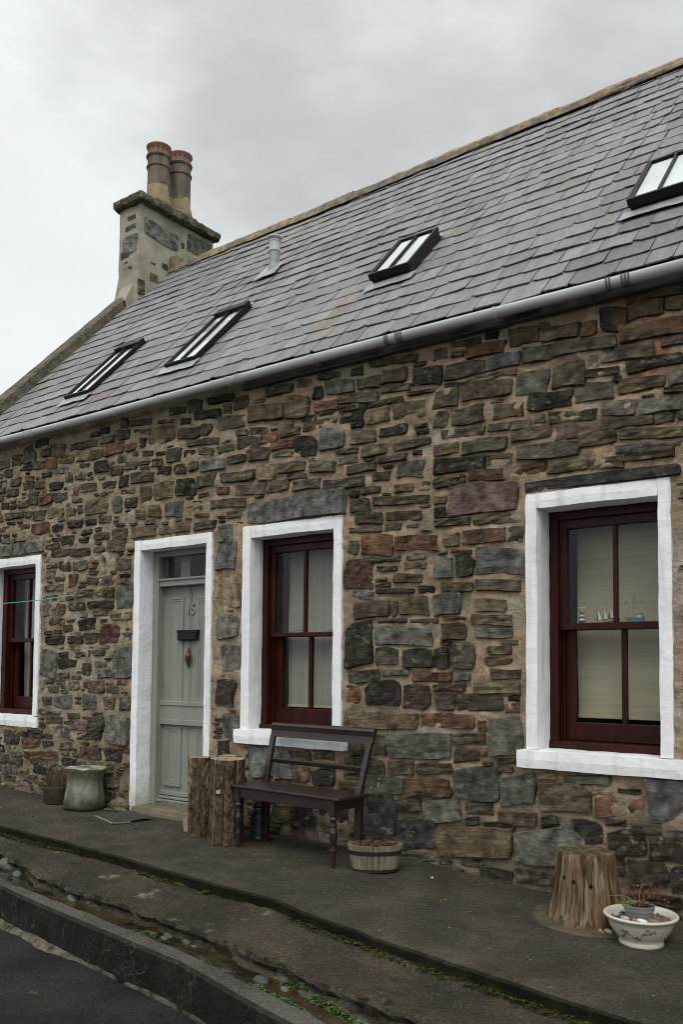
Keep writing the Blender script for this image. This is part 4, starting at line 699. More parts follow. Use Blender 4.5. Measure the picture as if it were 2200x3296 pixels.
# --- door
dr = bpy.data.objects.new('front_door', None); C.objects.link(dr); dr.parent = HOUSE; dr.location = (-5.83+5, .2, .07)
surround(dr, (-6.335, -5.335, -.02, 2.44), (-6.247, -5.410, .1, 2.345), .16, None, True)
b = MB(); y0 = .14
b.box(-6.30, -6.175, y0, y0+.12, .06, 2.37); b.box(-5.480, -5.36, y0, y0+.12, .06, 2.37); b.box(-6.175, -5.48, y0, y0+.12, 2.295, 2.37)
b.box(-6.175, -5.48, y0+.01, y0+.12, 2.045, 2.098); b.box(-6.18, -5.475, y0-.006, y0+.02, 2.075, 2.092); b.box(-6.175, -5.48, y0+.004, y0+.1, 2.025, 2.046)
b.build('door_frame', M_green, dr, bevel=.005)
b = MB(); b.box(-6.175, -5.48, y0+.05, y0+.056, 2.098, 2.295); b.build('fanlight', M_glass, dr)
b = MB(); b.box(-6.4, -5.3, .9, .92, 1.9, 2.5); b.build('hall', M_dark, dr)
b = MB(); b.box(-6.10, -5.98, .34, .35, 2.06, 2.3); b.build('hall_curtain', M_net, dr)
b = MB(); yd = .222
b.box(-6.182, -5.473, yd, yd+.045, .13, 2.025); b.build('door_leaf', M_green, dr, bevel=.003)
for n_, (x0, x1, z0, z1) in enumerate(((-6.113, -5.918, .998, 1.925), (-5.735, -5.54, .998, 1.925), (-6.125, -5.922, .25, .757), (-5.735, -5.535, .25, .757))):
    b = MB()                     # bolection mould round each panel, sunk field inside
    for k, (d, a) in enumerate(((.014, 0), (.009, .018), (.004, .034))):
        X0_, X1_, Z0_, Z1_ = x0+a, x1-a, z0+a, z1-a; w_ = .018
        b.box(X0_, X0_+w_, yd-d, yd+.001, Z0_, Z1_); b.box(X1_-w_, X1_, yd-d, yd+.001, Z0_, Z1_)
        b.box(X0_+w_, X1_-w_, yd-d, yd+.001, Z0_, Z0_+w_); b.box(X0_+w_, X1_-w_, yd-d, yd+.001, Z1_-w_, Z1_)
    b.box(x0-.006, x1+.006, yd-.022, yd+.001, z0-.022, z0-.001)
    b.build('panel_moulding', M_green, dr, bevel=.004)
    b = MB(); b.box(x0+.053, x1-.053, yd-.0035, yd+.001, z0+.053, z1-.053); b.build('door_panel', M_green, dr, bevel=.002)
b = MB(); b.box(-6.215, -5.47, yd-.030, yd+.001, .792, .975); b.box(-6.218, -5.47, yd-.040, yd+.001, .948, .990); b.box(-6.218, -5.47, yd-.042, yd+.001, .777, .826); b.build('mid_rail', M_green, dr, bevel=.005)
b = MB(); b.box(-5.838, -5.831, yd-.006, yd+.001, .99, 2.02); b.box(-5.821, -5.814, yd-.006, yd+.001, .99, 2.02); b.box(-5.838, -5.831, yd-.006, yd+.001, .16, .777); b.build('centre_bead', M_green, dr, bevel=.002)
b = MB(); b.box(-6.183, -5.475, yd-.022, yd+.001, .145, .185); b.build('weather_board', M_green, dr, bevel=.006)
b = MB(); b.box(-6.183, -5.475, yd-.045, yd+.03, .118, .138); b.box(-6.185, -5.475, yd-.062, yd+.03, .088, .110); b.box(-6.185, -5.475, yd-.05, yd+.03, .066, .083); b.build('threshold_strip', M_alu, dr, bevel=.003)
b = MB(); b.box(-5.958, -5.708, yd-.040, yd+.001, 1.532, 1.622); b.box(-5.964, -5.702, yd-.046, yd-.004, 1.598, 1.626); b.box(-5.952, -5.714, yd-.050, yd-.038, 1.540, 1.594)
b.build('letter_box', M_black, dr, bevel=.004)
# urn knocker
kx = -5.83
b = MB(); b.lathe([(.004, -.02), (.014, 0), (.024, .025), (.030, .05), (.033, .066), (.022, .074), (.012, .086), (.016, .1), (.008, .112), (.010, .125), (.003, .14)], (kx, yd-.022, 1.335), 12)
b.lathe([(.003, 0), (.010, .012), (.005, .024), (.011, .034)], (kx, yd-.018, 1.292), 10)
for sx in (-1, 1): b.tube([(kx+sx*.033, yd-.02, 1.400), (kx+sx*.040, yd-.026, 1.37), (kx+sx*.022, yd-.03, 1.325), (kx, yd-.03, 1.312)], .0045, 6)
b.build('door_knocker', M_bronze, dr, smooth=True)
b = MB(); b.blob((-5.505, yd-.055, .86), .028, .028, .034, 1, .02, 12, 8); b.lathe([(.012, 0), (.012, .05)], (-5.505, yd-.03, .835), 8); b.build('door_knob', M_iron, dr, smooth=True)
def digit(ch, x, z, hgt, y, mat, par, ext=.004):
    cu = bpy.data.curves.new('house_number', 'FONT'); cu.body = ch; cu.size = hgt*1.37; cu.extrude = ext; cu.bevel_depth = .0015; cu.align_x = 'CENTER'
    tmp = bpy.data.objects.new('house_number', cu); C.objects.link(tmp)
    dg = bpy.context.evaluated_depsgraph_get(); me = bpy.data.meshes.new_from_object(tmp.evaluated_get(dg)); bpy.data.objects.remove(tmp)
    me.transform(Matrix.Rotation(pi/2, 4, 'X')); me.name = 'house_number'; me.materials.clear(); me.materials.append(mat)
    o = bpy.data.objects.new('house_number', me); C.objects.link(o); o.parent = par; o.location = Vector((x, y, z))-wloc(par); o.scale = (.82, 1, 1); return o
digit('1', -5.852, 1.765, .105, yd-.007, M_green, dr); digit('5', -5.795, 1.765, .105, yd-.007, M_green, dr)
b = MB(); b.nbox(-6.245, -5.40, -.075, .26, -.06, .066, .05, .006, 7, 4, .012); b.build('door_step', M_concrete, dr, smooth=False)
b = MB(); b.box(-5.59, -5.56, .05, .1, .07, .17); b.build('step_post', M_plank, dr, bevel=.003)

# --- roof
TH = radians(46.3); ct, stn = cos(TH), sin(TH)
def RP(x, t, o=0.): return Vector((x, -.12+t*ct-o*stn, 3.70+t*stn+o*ct))
def yr(x): return 2.775+.0482*(x+8.16)-.01*math.sin(x*1.7)          # the ridge wanders a little
def tmax(x): return (yr(x)+.12)/ct
def sag(x, t): return .012*float(fbm(x*.55, t*.6, 0, 41, 2))
ROOF = None
b = MB(); XR0, XR1 = -9.06, 2.1
b.sheet(lambda u, v: RP(XR0+(XR1-XR0)*u, (tmax(XR0+(XR1-XR0)*u)-.01)*v-.0, -.028), 24, 2)
b.sheet(lambda u, v: (XR0+(XR1-XR0)*u, yr(XR0+(XR1-XR0)*u)+3.1*v, RP(XR0+(XR1-XR0)*u, tmax(XR0+(XR1-XR0)*u), -.028).z-3.3*v), 24, 2)
ROOF = b.build('roof', M_slatebed, HOUSE)
SKY = [('S1', -7.645, -7.275, .43, 1.445, True), ('S2', -6.19, -5.80, .505, 1.53, True), ('S3', -4.11, -3.735, 1.05, 1.71, False), ('S4', -1.93, -1.54, .91, 1.58, False)]
def in_sky(x0, x1, t0, t1):
    for n_, a, c, p, q_, op in SKY:
        if x0 > a+.01 and x1 < c-.01 and t0 > p and t1 < q_: return True
    return False
TC = [0.]
while TC[-1] < 4.25: TC.append(TC[-1]+.196+.028*min(1, TC[-1]/1.2)*(1 if TC[-1] < 3.4 else .8))
SL = []
rr = random.Random(9)
for ci, t0 in enumerate(TC):
    x = XR0+.02-rr.uniform(0, .1); ex = (TC[ci+1] if ci+1 < len(TC) else t0+.2)-t0
    while x < XR1:
        w_ = rr.uniform(.16, .30)*(1.0 if t0 < 2.5 else .88)
        xm = x+w_/2
        if t0 < tmax(xm)-.05:
            SL.append((max(x, XR0), x+w_-rr.uniform(.003, .009), t0+rr.uniform(-.009, .007)-(.03 if rr.random() < .012 else 0)-(.02 if ci == 0 else 0), min(t0+ex*1.22+.02, tmax(xm)-.005), ci))
        x += w_
PURE = [(.187, .188, .185), (.176, .178, .177), (.196, .196, .191), (.168, .170, .170), (.204, .203, .196)]
def slate(mb, x0, x1, t0, t1, ci, k):
    r = random.Random(k*13+1); xm = (x0+x1)/2; o0 = sag(xm, t0)
    f = r.uniform(.86, 1.12)*1.06; base = r.choice(PURE)
    v = r.random()
    if v < .03: base = (.204, .200, .184)
    elif v < .06: base = (.164, .170, .171)
    elif v < .068: base = (.185, .165, .148)
    # runs of rust-stained slates below two of the rooflights and by the third one's head
    for (xa, ta, tb) in ((-4.30, .1, .95), (-6.05, .05, .35), (-3.62, 1.65, 1.92)):
        if x0-.02 < xa+(ta+.2-t0)*-.05 < x1+.02 and ta <= t0 <= tb: base = (.184, .165, .146)
    for (xa, ta, tb) in ((-1.80, -.1, .75), (-2.02, -.1, .35), (-4.02, .75, .95)):
        if x0 < xa < x1 and ta <= t0 <= tb: base = (.135, .145, .145)
    mb.col = tuple(c*f for c in base)
    th_ = r.uniform(.007, .012); lift = .015+r.uniform(-.002, .004); tw = r.uniform(-.004, .004); rotj = r.uniform(-.006, .006)
    j = lambda a: r.uniform(-a, a)
    low = [(x0+.002, t0+j(.004)+rotj+(r.uniform(.010, .034) if r.random() < .35 else 0)), (x0+(x1-x0)*.2, t0+j(.004)+rotj*.6), (xm+j(.02), t0+j(.005)), (x0+(x1-x0)*.8, t0+j(.004)-rotj*.6), (x1-.002, t0+j(.004)-rotj+(r.uniform(.008, .022) if r.random() < .3 else 0))]
    hi = [(x1, t1), (x0, t1)]; V = []
    for (x, t) in low: V.append(RP(x, t, lift+o0+tw*(x-xm)/.1+j(.0015)))
    for (x, t) in hi: V.append(RP(x, t, .002+o0))
    for (x, t) in low: V.append(RP(x, t+.003, lift-th_+o0+tw*(x-xm)/.1))
    for (x, t) in hi: V.append(RP(x, t, -.008+o0))
    n = 7; mb.add(V, [tuple(range(n))]+[(i, n+i, n+(i+1) % n, (i+1) % n) for i in range(n)])
KEEP = [s_ for s_ in SL if not in_sky(s_[0], s_[1], s_[2], s_[2]+.2)]
def svis(s_):
    if s_[1] < XR0 or s_[0] > -1.25 or (s_[0] < -9.1): return -1
    P = RP((s_[0]+s_[1])/2, s_[2])
    d = P-CAM
    px_ = CX_(P)
    if px_ > 2180: return -1
    return (s_[1]-s_[0])/d.length**2
def CX_(P):
    d = P-CAM; return 1100+2850*d.dot(RR)/d.dot(fw)
KEEP.sort(key=lambda s_: -svis(s_))
for k, s_ in enumerate(KEEP[:300]):
    b = MB(); slate(b, *s_, k); b.build('slate', M_slate, ROOF, cols=True)
b = MB()
for k, s_ in enumerate(KEEP[300:]): slate(b, *s_, k+500)
stuff(b.build('small_slates', M_slate, ROOF, cols=True))
print('slates', len(KEEP))
# ridge stones, bedded in mortar
x = -8.91; k = 0
while x < XR1:
    r = random.Random(k+77); L_ = r.uniform(.42, .58); x1 = min(x+L_, XR1); P0, P1 = RP(x, tmax(x)), RP(x1, tmax(x1)); b = MB()
    b.col = r.choice([(.25, .185, .115), (.28, .175, .115), (.20, .165, .10), (.17, .15, .10), (.30, .20, .13)])
    dz = r.uniform(-.006, .008)
    prof = [(-.135, -.115), (-.145, -.085), (-.05, .035), (.0, .055), (.05, .035), (.145, -.085), (.135, -.115)]
    V = []; ns = 6
    for j in range(ns+1):
        u = j/ns; xx = x+.004+(x1-x-.008)*u
        for (py, pz) in prof:
            c0 = P0.lerp(P1, u); V.append((xx, c0.y+py+.006*float(vn(xx*9, py*20, 0, k)), c0.z+pz+dz+.006*float(vn(xx*11, py*17, 3, k))))
    m = len(prof); F = [(j*m+i, j*m+i+1, (j+1)*m+i+1, (j+1)*m+i) for j in range(ns) for i in range(m-1)]+[tuple(range(m)), tuple(ns*m+i for i in range(m))[::-1]]
    b.add(V, F); b.build('ridge_stone', M_ridge, ROOF, cols=True)
    x = x1; k += 1
b = MB()                              # ragged lime bedding under the ridge
xs = np.arange(-8.91, XR1, .05); V = []
for x in xs:
    e = tmax(x)-.20-.025*float(fbm(x*5, 0, 0, 51)); V += [tuple(RP(x, tmax(x)-.1, .065)), tuple(RP(x, e, .035))]
b.add(V, [(2*i, 2*i+2, 2*i+3, 2*i+1) for i in range(len(xs)-1)]); b.col = (.17, .145, .095)
b.c = [(.17+.06*float(vn(v[0]*6, 0, 0, 2)), .15+.05*float(vn(v[0]*6, 0, 0, 2)), .105) for v in b.v]; b.build('ridge_bedding', M_ridge, ROOF, cols=True)

# rooflights
for n_, a, c, p, q_, op in SKY:
    sl = bpy.data.objects.new('rooflight', None); C.objects.link(sl); sl.parent = HOUSE; sl.location = RP((a+c)/2, p)-Vector((-5, 0, 0))
    ax, at, an = (1, 0, 0), (0, ct, stn), (0, -stn, ct); H_ = .062 if op else .112; xm = (a+c)/2
    def bar(mb, x0, x1, t0, t1, o0, o1): mb.obox(RP((x0+x1)/2, (t0+t1)/2, (o0+o1)/2), ax, at, an, (x1-x0)/2, (t1-t0)/2, (o1-o0)/2)
    b = MB(); w_ = .017 if op else .021
    bar(b, a, a+w_, p, q_, -.02, H_); bar(b, c-w_, c, p, q_, -.02, H_); bar(b, a+w_, c-w_, p, p+w_, -.02, H_); bar(b, a+w_, c-w_, q_-w_, q_, -.02, H_+.001)
    bar(b, a-.010, c+.010, p-.014, p+.010, H_-(.03 if op else .055), H_+.004); bar(b, a-.010, a+.008, p+.010, q_, H_-.03, H_+.004); bar(b, c-.008, c+.010, p+.010, q_, H_-.03, H_+.004)
    b.build('rooflight_frame', M_black, sl, bevel=.003)
    b = MB(); bar(b, xm-.006, xm+.006, p+w_, q_-w_, H_-.02, H_+.005); b.build('glazing_bar', M_black, sl)
    for (x0, x1) in ((a+w_, xm-.011), (xm+.011, c-w_)):
        b = MB(); bar(b, x0, x1, p+w_, q_-w_, H_-.018, H_-.012); b.build('pane', M_glass, sl)
    b = MB(); bar(b, a+w_, c-w_, p+w_, q_-w_, H_-.030, H_-.024); b.build('sky_reflection_sheet', M_rlsky if not op else M_rlgrey, sl)  # added sheet under the panes, its pale colour stands in for reflected sky
    if op:                             # ventilation flap hood at the head
        b = MB(); bar(b, a-.012, c+.014, q_-.10, q_-.0, H_+.006, H_+.018); bar(b, a-.013, c+.015, q_-.108, q_-.098, H_-.01, H_+.022); b.build('vent_hood', M_black, sl, bevel=.003)
    b = MB(); V = []; F = []
    for i in range(9):
        u = i/8; x = a-.05+(c-a+.10)*u; t_ = p-.135+.012*float(vn(u*5, p, 0, 3)); V += [tuple(RP(x, p-.0, .034)), tuple(RP(x, t_, .030+sag(x, t_)))]
    b.add(V, [(2*i, 2*i+2, 2*i+3, 2*i+1) for i in range(8)])
    b.build('lead_flashing', M_lead, sl)
    b = MB(); b.obox(RP(xm, q_+.02, .030), ax, at, an, (c-a)/2+.02, .025, .006); b.build('head_flashing', M_lead, sl)

# soil vent pipe through the slates
b = MB(); c_ = RP(-6.13, 2.53, .0); z0 = c_.z-.06
vp = bpy.data.objects.new('vent_pipe', None); C.objects.link(vp); vp.parent = HOUSE; vp.location = c_-Vector((-5, 0, 0))
b.lathe([(.055, -.12), (.055, .22)], (c_.x, c_.y, c_.z), 16); b.build('lower_pipe', M_lead, vp, smooth=False)
b = MB(); b.lathe([(.062, .20), (.062, .225), (.058, .23), (.058, .30), (.063, .305), (.063, .325)], (c_.x, c_.y, c_.z), 16); b.build('pipe_collar', M_pvc, vp)
b = MB(); b.lathe([(.03, .325), (.075, .335), (.083, .345), (.080, .358), (.05, .372), (.01, .378)], (c_.x, c_.y, c_.z), 18); b.build('pipe_cowl', M_pvcpale, vp, smooth=True)
b = MB(); V = []
for i in range(7):
    u = i/6; V += [tuple(RP(c_.x-.12+.24*u, 2.61, .04)), tuple(RP(c_.x-.15+.30*u, 2.31+.01*float(vn(u*4, 0, 0)), .033))]
b.add(V, [(2*i, 2*i+2, 2*i+3, 2*i+1) for i in range(6)]); b.lathe([(.09, -.1), (.066, .03), (.060, .05)], (c_.x, c_.y, c_.z), 14); b.build('lead_slate', M_lead, vp)

# skew: the raised stone edge of the gable
b = MB(); V = []; n = 60
prof = [(-.22, -.30), (-.22, .10), (-.20, .125), (-.03, .125), (.0, .105), (.0, -.05)]
for j in range(n+1):
    t = -.10+3.35*j/n
    for (dx, o) in prof:
        P = RP(-9.045+dx, t, o); k = .012*float(fbm(t*5, dx*9, o*9, 61, 3)); V.append((P.x+k, P.y, P.z+k*.7))
m = len(prof); b.add(V, [(j*m+i, j*m+i+1, (j+1)*m+i+1, (j+1)*m+i) for j in range(n) for i in range(m-1)]+[tuple(range(m)), tuple(n*m+i for i in range(m))])
b.build('skew_coping', M_cement, HOUSE)

# chimney
ch = bpy.data.objects.new('chimney', None); C.objects.link(ch); ch.parent = HOUSE; ch.location = (-9.12+5, 2.79, 6.0)
b = MB(); b.nbox(-9.33, -8.915, 2.11, 3.46, 5.2, 7.37, .08, .008, 5, 8, .01); b.build('chimney_stack', M_render, ch)
b = MB(); V = []                    # splayed foot where the skew runs into the stack
b.add([(-9.27, 1.98, 6.04), (-9.27, 2.13, 6.34), (-9.27, 2.13, 5.6), (-9.02, 1.98, 6.04), (-9.02, 2.13, 6.34), (-9.02, 2.13, 5.6)], [(0, 1, 2), (3, 5, 4), (0, 3, 4, 1)])
b.add([(-9.42, 2.12, 6.1), (-9.32, 2.12, 6.5), (-9.32, 2.12, 5.9), (-9.42, 2.5, 6.1), (-9.32, 2.5, 6.5), (-9.32, 2.5, 5.9)], [(0, 1, 2), (3, 5, 4), (0, 3, 4, 1)])
b.build('chimney_shoulder', M_render, ch)
b = MB(); b.nbox(-9.385, -8.80, 2.03, 3.50, 7.365, 7.475, .035, .012, 16, 10, .012); b.build('chimney_cap', M_cap, ch)
b = MB(); b.nbox(-9.32, -8.88, 2.20, 3.38, 7.468, 7.505, .05, .01, 9, 12); b.nbox(-9.28, -8.95, 2.27, 3.32, 7.50, 7.54, .05, .01, 9, 13); b.build('cap_slates', M_cap, ch)
def patch(x_is, c1, c2, w_, h_, c, k, nm='stone'):      # a stone showing through the render, on the front (y) or the side (x)
    b, RN = MB(), []; stone_mesh(b, RN, 0, c2, w_, h_, 0, c, k)
    if x_is: b.v = [(-8.915-y*.6-.001, c1+x_+.2, z_+.15) for x_, y, z_ in b.v]
    else: b.v = [(c1+x_-.235, 2.11+y*.6, z_+.15) for x_, y, z_ in b.v]
    b.build(nm, M_stone, ch, cols=True, rnd=RN)
for k, a in enumerate(((1, 2.29, 6.93, .60, .24, 'G'), (1, 2.98, 7.03, .46, .24, 'G'), (1, 2.17, 6.30, .14, .12, 'o'), (1, 2.36, 6.52, .11, .09, 'd'), (1, 2.15, 6.49, .08, .03, 'g'), (1, 1.96, 6.10, .11, .20, 'd'), (1, 2.67, 6.93, .06, .09, 'd'),
                       (0, -8.86, 6.69, .30, .26, 'G'), (0, -8.84, 7.06, .17, .07, 'o'), (0, -8.86, 6.93, .22, .07, 'g'), (0, -8.88, 6.80, .12, .06, 'o'), (0, -8.88, 6.38, .16, .07, 'o'), (0, -8.93, 6.47, .07, .03, 'd'), (0, -8.96, 6.58, .18, .10, 'g'))):
    patch(*a, k+300)
for (py, zt) in ((2.60, 8.40), (2.995, 8.47)):
    pt = MB(); c_ = (-9.13, py, 0)
    z = zt
    pt.lathe([(.150, 7.80), (.148, z-.30), (.160, z-.295), (.166, z-.283), (.160, z-.27), (.150, z-.265), (.150, z-.16), (.160, z-.155), (.172, z-.135), (.165, z-.115), (.15, z-.105), (.135, z-.10)], c_, 40)
    p = pt.build('chimney_pot', M_pot, ch)
    pt = MB(); pt.lathe([(.215, 7.50), (.190, 7.62), (.162, 7.72), (.1515, 7.74), (.152, 7.84)], c_, 24, amp=.03, seed=py); pt.build('pot_flaunching', M_potbase, ch, smooth=True)
    pt = MB(); pt.lathe([(.140, z-.11), (.148, z-.05), (.160, z-.012), (.170, z-.004), (.170, z+.012), (.158, z+.016), (.145, z-.002), (.13, z-.09)], c_, 28, cap=False); pt.build('pot_rim', M_terra, ch, smooth=True)
    pt = MB()
    for i in range(14):
        a = 2*pi*i/14+.1; P = Vector((c_[0]+.1515*cos(a), py+.1515*sin(a), z-.045)); nrm = Vector((cos(a), sin(a), -.3)).normalized(); u = nrm.orthogonal().normalized(); w2_ = nrm.cross(u)
        pt.add([P+nrm*.004+(u*cos(t)+w2_*sin(t))*.011 for t in np.linspace(0, 2*pi, 9)[:-1]], [tuple(range(8))])
    stuff(pt.build('pot_hole', M_hole, ch, fix=False))
# lead and mortar fillet where the ridge meets the stack
b = MB(); b.nbox(-8.93, -8.76, 2.62, 2.88, 6.45, 6.83, .05, .012, 8, 3, .02); b.build('mortar_fillet', M_potbase2, ch)

# eaves: fascia board, gutter, brackets
b = MB(); xs_ = [-4.988, -3.16, -1.99, .2, 2.1]
for i in range(4): b.box(xs_[i]+.0015, xs_[i+1]-.0015, -.055, .03, 3.585, 3.70)
b.box(-4.988, 2.1, -.063, -.055, 3.582, 3.594); b.build('fascia_board', M_fascia, HOUSE, bevel=.003)
b = MB(); V = []; m = 13; GR = .040
def gzz(x): return 3.64+.006*sin(x*1.1)
xs_ = np.linspace(X0+.05, 2.1, 50)
for x in xs_:
    for i in range(m):
        a = pi*.90+pi*1.2*i/(m-1); V.append((x, -.152+GR*cos(a), gzz(x)+GR*.1+GR*1.15*sin(a)))
    for i in range(m):
        a = 2.1*pi-pi*1.2*i/(m-1); V.append((x, -.152+(GR-.004)*cos(a), gzz(x)+GR*.1+(GR-.004)*1.15*sin(a)))
M2 = 2*m; b.add(V, [(j*M2+i, j*M2+(i+1) % M2, (j+1)*M2+(i+1) % M2, (j+1)*M2+i) for j in range(len(xs_)-1) for i in range(M2)])
gut = b.build('gutter', M_pvc, HOUSE, smooth=False)
gut.data.polygons.foreach_set('use_smooth', [True]*len(gut.data.polygons))
def clip(x, w_, mat, r=1.12):
    b = MB(); V = []
    for xx in (x-w_/2, x+w_/2):
        for rad in (GR*r, GR*.98):
            for i in range(m):
                a = pi*.90+pi*1.2*i/(m-1); V.append((xx, -.152+rad*cos(a), gzz(x)+GR*.1+rad*1.15*sin(a)))
    F = []
    for i in range(m-1):
        F += [(i, i+1, 2*m+i+1, 2*m+i), (m+i, 3*m+i, 3*m+i+1, m+i+1), (i, m+i, m+i+1, i+1), (2*m+i, 2*m+i+1, 3*m+i+1, 3*m+i)]
    F += [(0, 2*m, 3*m, m), (m-1, 2*m-1, 4*m-1, 3*m-1)]
    b.add(V, F); b.box(x-w_/2, x+w_/2, -.152+GR*.7, -.03, gzz(x)-.035, gzz(x)-.02)
    b.build('gutter_bracket', mat, gut)
def clip2(x, w_, mat):
    b = MB(); V = []
    for xx in (x-w_/2, x+w_/2):
        for rad in (GR*1.16, GR*.99):
            for i in range(m):
                a = pi*.90+pi*1.2*i/(m-1); V.append((xx, -.152+rad*cos(a), gzz(x)+GR*.1+rad*1.15*sin(a)))
    F = []
    for i in range(m-1): F += [(i, i+1, 2*m+i+1, 2*m+i), (m+i, 3*m+i, 3*m+i+1, m+i+1), (i, m+i, m+i+1, i+1), (2*m+i, 2*m+i+1, 3*m+i+1, 3*m+i)]
    b.add(V, F); b.build('union_rib', mat, gut)
for x in (-8.9, -7.83, -7.12, -6.47, -5.86, -5.19, -4.15, -2.61, -.6, .5): clip(x, .028, M_pvc)
for xc in (-7.80, -4.97, -3.41, -1.80):
    for dx in (-.06, -.04, .035, .055, .075): clip2(xc+dx, .010, M_pvcdark if xc > -4.5 else M_pvc)

# ================================================================== things
def rot2(x, y, a): return x*cos(a)-y*sin(a), x*sin(a)+y*cos(a)

# --- bench: turned front legs, plank seat, scrolled crest rail
bz = gz(-4, -.5)
BN = thing('bench', 'dark stained wooden bench with scrolled top rail and turned front legs', 'bench', (-4.06, -.38, bz))
BA = radians(-4.2); BL = .475; BC = (-4.06, -.40)
def bp_(u, v, z): x, y = rot2(u, v, BA); return Vector((BC[0]+x, BC[1]+y, bz+z))
bu, bv = (bp_(1, 0, 0)-bp_(0, 0, 0)), (bp_(0, 1, 0)-bp_(0, 0, 0))
b = MB(); b.obox(bp_(0, .0, .448), bu, bv, (0, 0, 1), .535, .165, .011); b.build('seat', M_bench, BN, bevel=.007)
b = MB(); b.obox(bp_(0, -.135, .402), bu, bv, (0, 0, 1), BL-.02, .011, .036); b.obox(bp_(0, .125, .402), bu, bv, (0, 0, 1), BL-.02, .011, .036)
for sx in (-1, 1): b.obox(bp_(sx*(BL-.005), 0, .402), bu, bv, (0, 0, 1), .011, .125, .0355)
b.build('apron', M_bench, BN, bevel=.002)
for sx in (-1, 1):
    b = MB(); c_ = bp_(sx*(BL-.01), -.130, 0)
    b.obox(bp_(sx*(BL-.01), -.130, .388), bu, bv, (0, 0, 1), .024, .024, .05)
    b.lathe([(.013, 0), (.018, .085), (.019, .10), (.029, .106), (.029, .114), (.019, .120), (.018, .14), (.027, .19), (.029, .225), (.022, .25), (.018, .262), (.027, .268), (.027, .277), (.019, .283), (.020, .30), (.026, .316), (.020, .33), (.022, .338)], c_, 14)
    b.build('leg', M_bench, BN, smooth=False)
for sx in (-1, 1):
    b = MB()
    b.obox(bp_(sx*(BL-.015), .140, .222), bu, bv, (0, 0, 1), .026, .020, .222)
    b.build('leg', M_bench, BN, bevel=.003)
    b = MB()                        # raked back upright, swelling at its foot
    A0, A1 = bp_(sx*(BL-.015), .138, .44), bp_(sx*(BL+.005), .235, .80)
    d = (A1-A0).normalized(); n_ = d.cross(bu).normalized()
    b.obox((A0+A1)/2, bu, n_, d, .021, .017, (A1-A0).length/2); b.obox(A0+d*.04, bu, n_, d, .024, .022, .04)
    b.build('back_post', M_bench, BN, bevel=.004)
b = MB(); V = []                    # crest: an S-shaped board, hollow in front, rolled over at the top
prof = [(-.006, -.052), (-.010, -.03), (-.006, -.005), (.006, .020), (.012, .034), (.006, .046), (-.008, .052), (-.026, .046), (-.036, .030), (-.030, .012), (-.034, -.012), (-.036, -.035), (-.030, -.052)]
prof = [(-y-.01, z) for y, z in prof]
prof = [(-.010, -.054), (-.014, -.030), (-.020, -.004), (-.030, .018), (-.038, .034), (-.034, .050), (-.018, .057), (.000, .050), (.010, .034), (.012, .008), (.014, -.020), (.016, -.046), (.012, -.055)]
n = len(prof)
for u in (-.505, -.5, -.25, 0, .25, .5, .505):
    k = .94 if abs(u) > .502 else 1
    for (y, z) in prof: V.append(bp_(u, .235+y*k+.02+z*.34, .843+z*k))
F = [(j*n+i, j*n+(i+1) % n, (j+1)*n+(i+1) % n, (j+1)*n+i) for j in range(6) for i in range(n)]+[tuple(range(n)), tuple(6*n+i for i in range(n))[::-1]]
b.add(V, F); b.build('crest_rail', M_bench, BN, smooth=False)
b = MB(); b.obox(bp_(0, .190, .618), bu, (0, .25, -1), (0, 1, .25), BL-.03, .020, .012); b.build('back_rail', M_bench, BN, bevel=.009)

# --- split logs strapped together by the door
def log(name, label, cx, cy, r0, r1, hgt, lean, seed, wedges, knots):
    z0 = gz(cx, cy); T = thing(name, label, 'log', (cx, cy, z0), 'upright split logs beside the door')
    n, m = 30, 12
    for wi, (a0, a1, pull) in enumerate(wedges):
        b = MB(); V = []; na = max(6, int(n*(a1-a0)/(2*pi))+1); am = (a0+a1)/2; off = Vector((cos(am)*pull, sin(am)*pull, 0))
        for j in range(m+1):
            t = j/m; r = r0+(r1-r0)*t; c_ = Vector((cx, cy, 0))+Vector(lean)*t
            V.append(c_+off+Vector((0, 0, z0+hgt*t)))
            for i in range(na):
                a = a0+.04+(a1-a0-.08)*i/(na-1); k = 1+.05*float(fbm(cos(a)*3, sin(a)*3, t*3, seed, 3))+.015*float(vn(cos(a)*12, sin(a)*12, t*14, seed))
                if i in (0, na-1): k *= .985
                if j == 0: k *= 1.03
                V.append(c_+off+Vector((cos(a)*r*k, sin(a)*r*k, z0+hgt*t+(.004*float(vn(a*2, wi, 0, 3)) if j == m else 0))))
        w_ = na+1; F, M_ = [], []
        for j in range(m):
            for i in range(na): 
                F.append((j*w_+i, j*w_+i+1, (j+1)*w_+i+1, (j+1)*w_+i)); M_.append(0 if i > 0 else 1)
            F.append((j*w_+na, j*w_, (j+1)*w_, (j+1)*w_+na)); M_.append(1)
        F.append(tuple(m*w_+i for i in range(w_))); M_.append(1); F.append(tuple(range(w_))[::-1]); M_.append(0)
        b.add(V, F); b.m = M_
        b.build('log_wedge', [M_bark, M_cut], T)
    for (a, t, r_, ln) in knots:
        b = MB(); r = r0+(r1-r0)*t; c_ = Vector((cx, cy, 0))+Vector(lean)*t; d = Vector((cos(a), sin(a), .15)).normalized(); P = c_+Vector((0, 0, z0+hgt*t))+d*(r*.93)
        b.tube([P, P+d*(ln*.5), P+d*ln], [r_*1.7, r_*1.12, r_], 12); b.m = [0]*(len(b.f)-1)+[1]; b.build('branch_stub', [M_bark, M_cut], T, smooth=False)
    return T
log('split_log', 'slimmer split log with ragged bark close against the door step', -5.065, -.36, .094, .078, .60, (-.045, .01, 0), 3, ((-2.9, -.75, .004), (-.75, 1.3, .014), (1.3, 3.38, .004)), ())
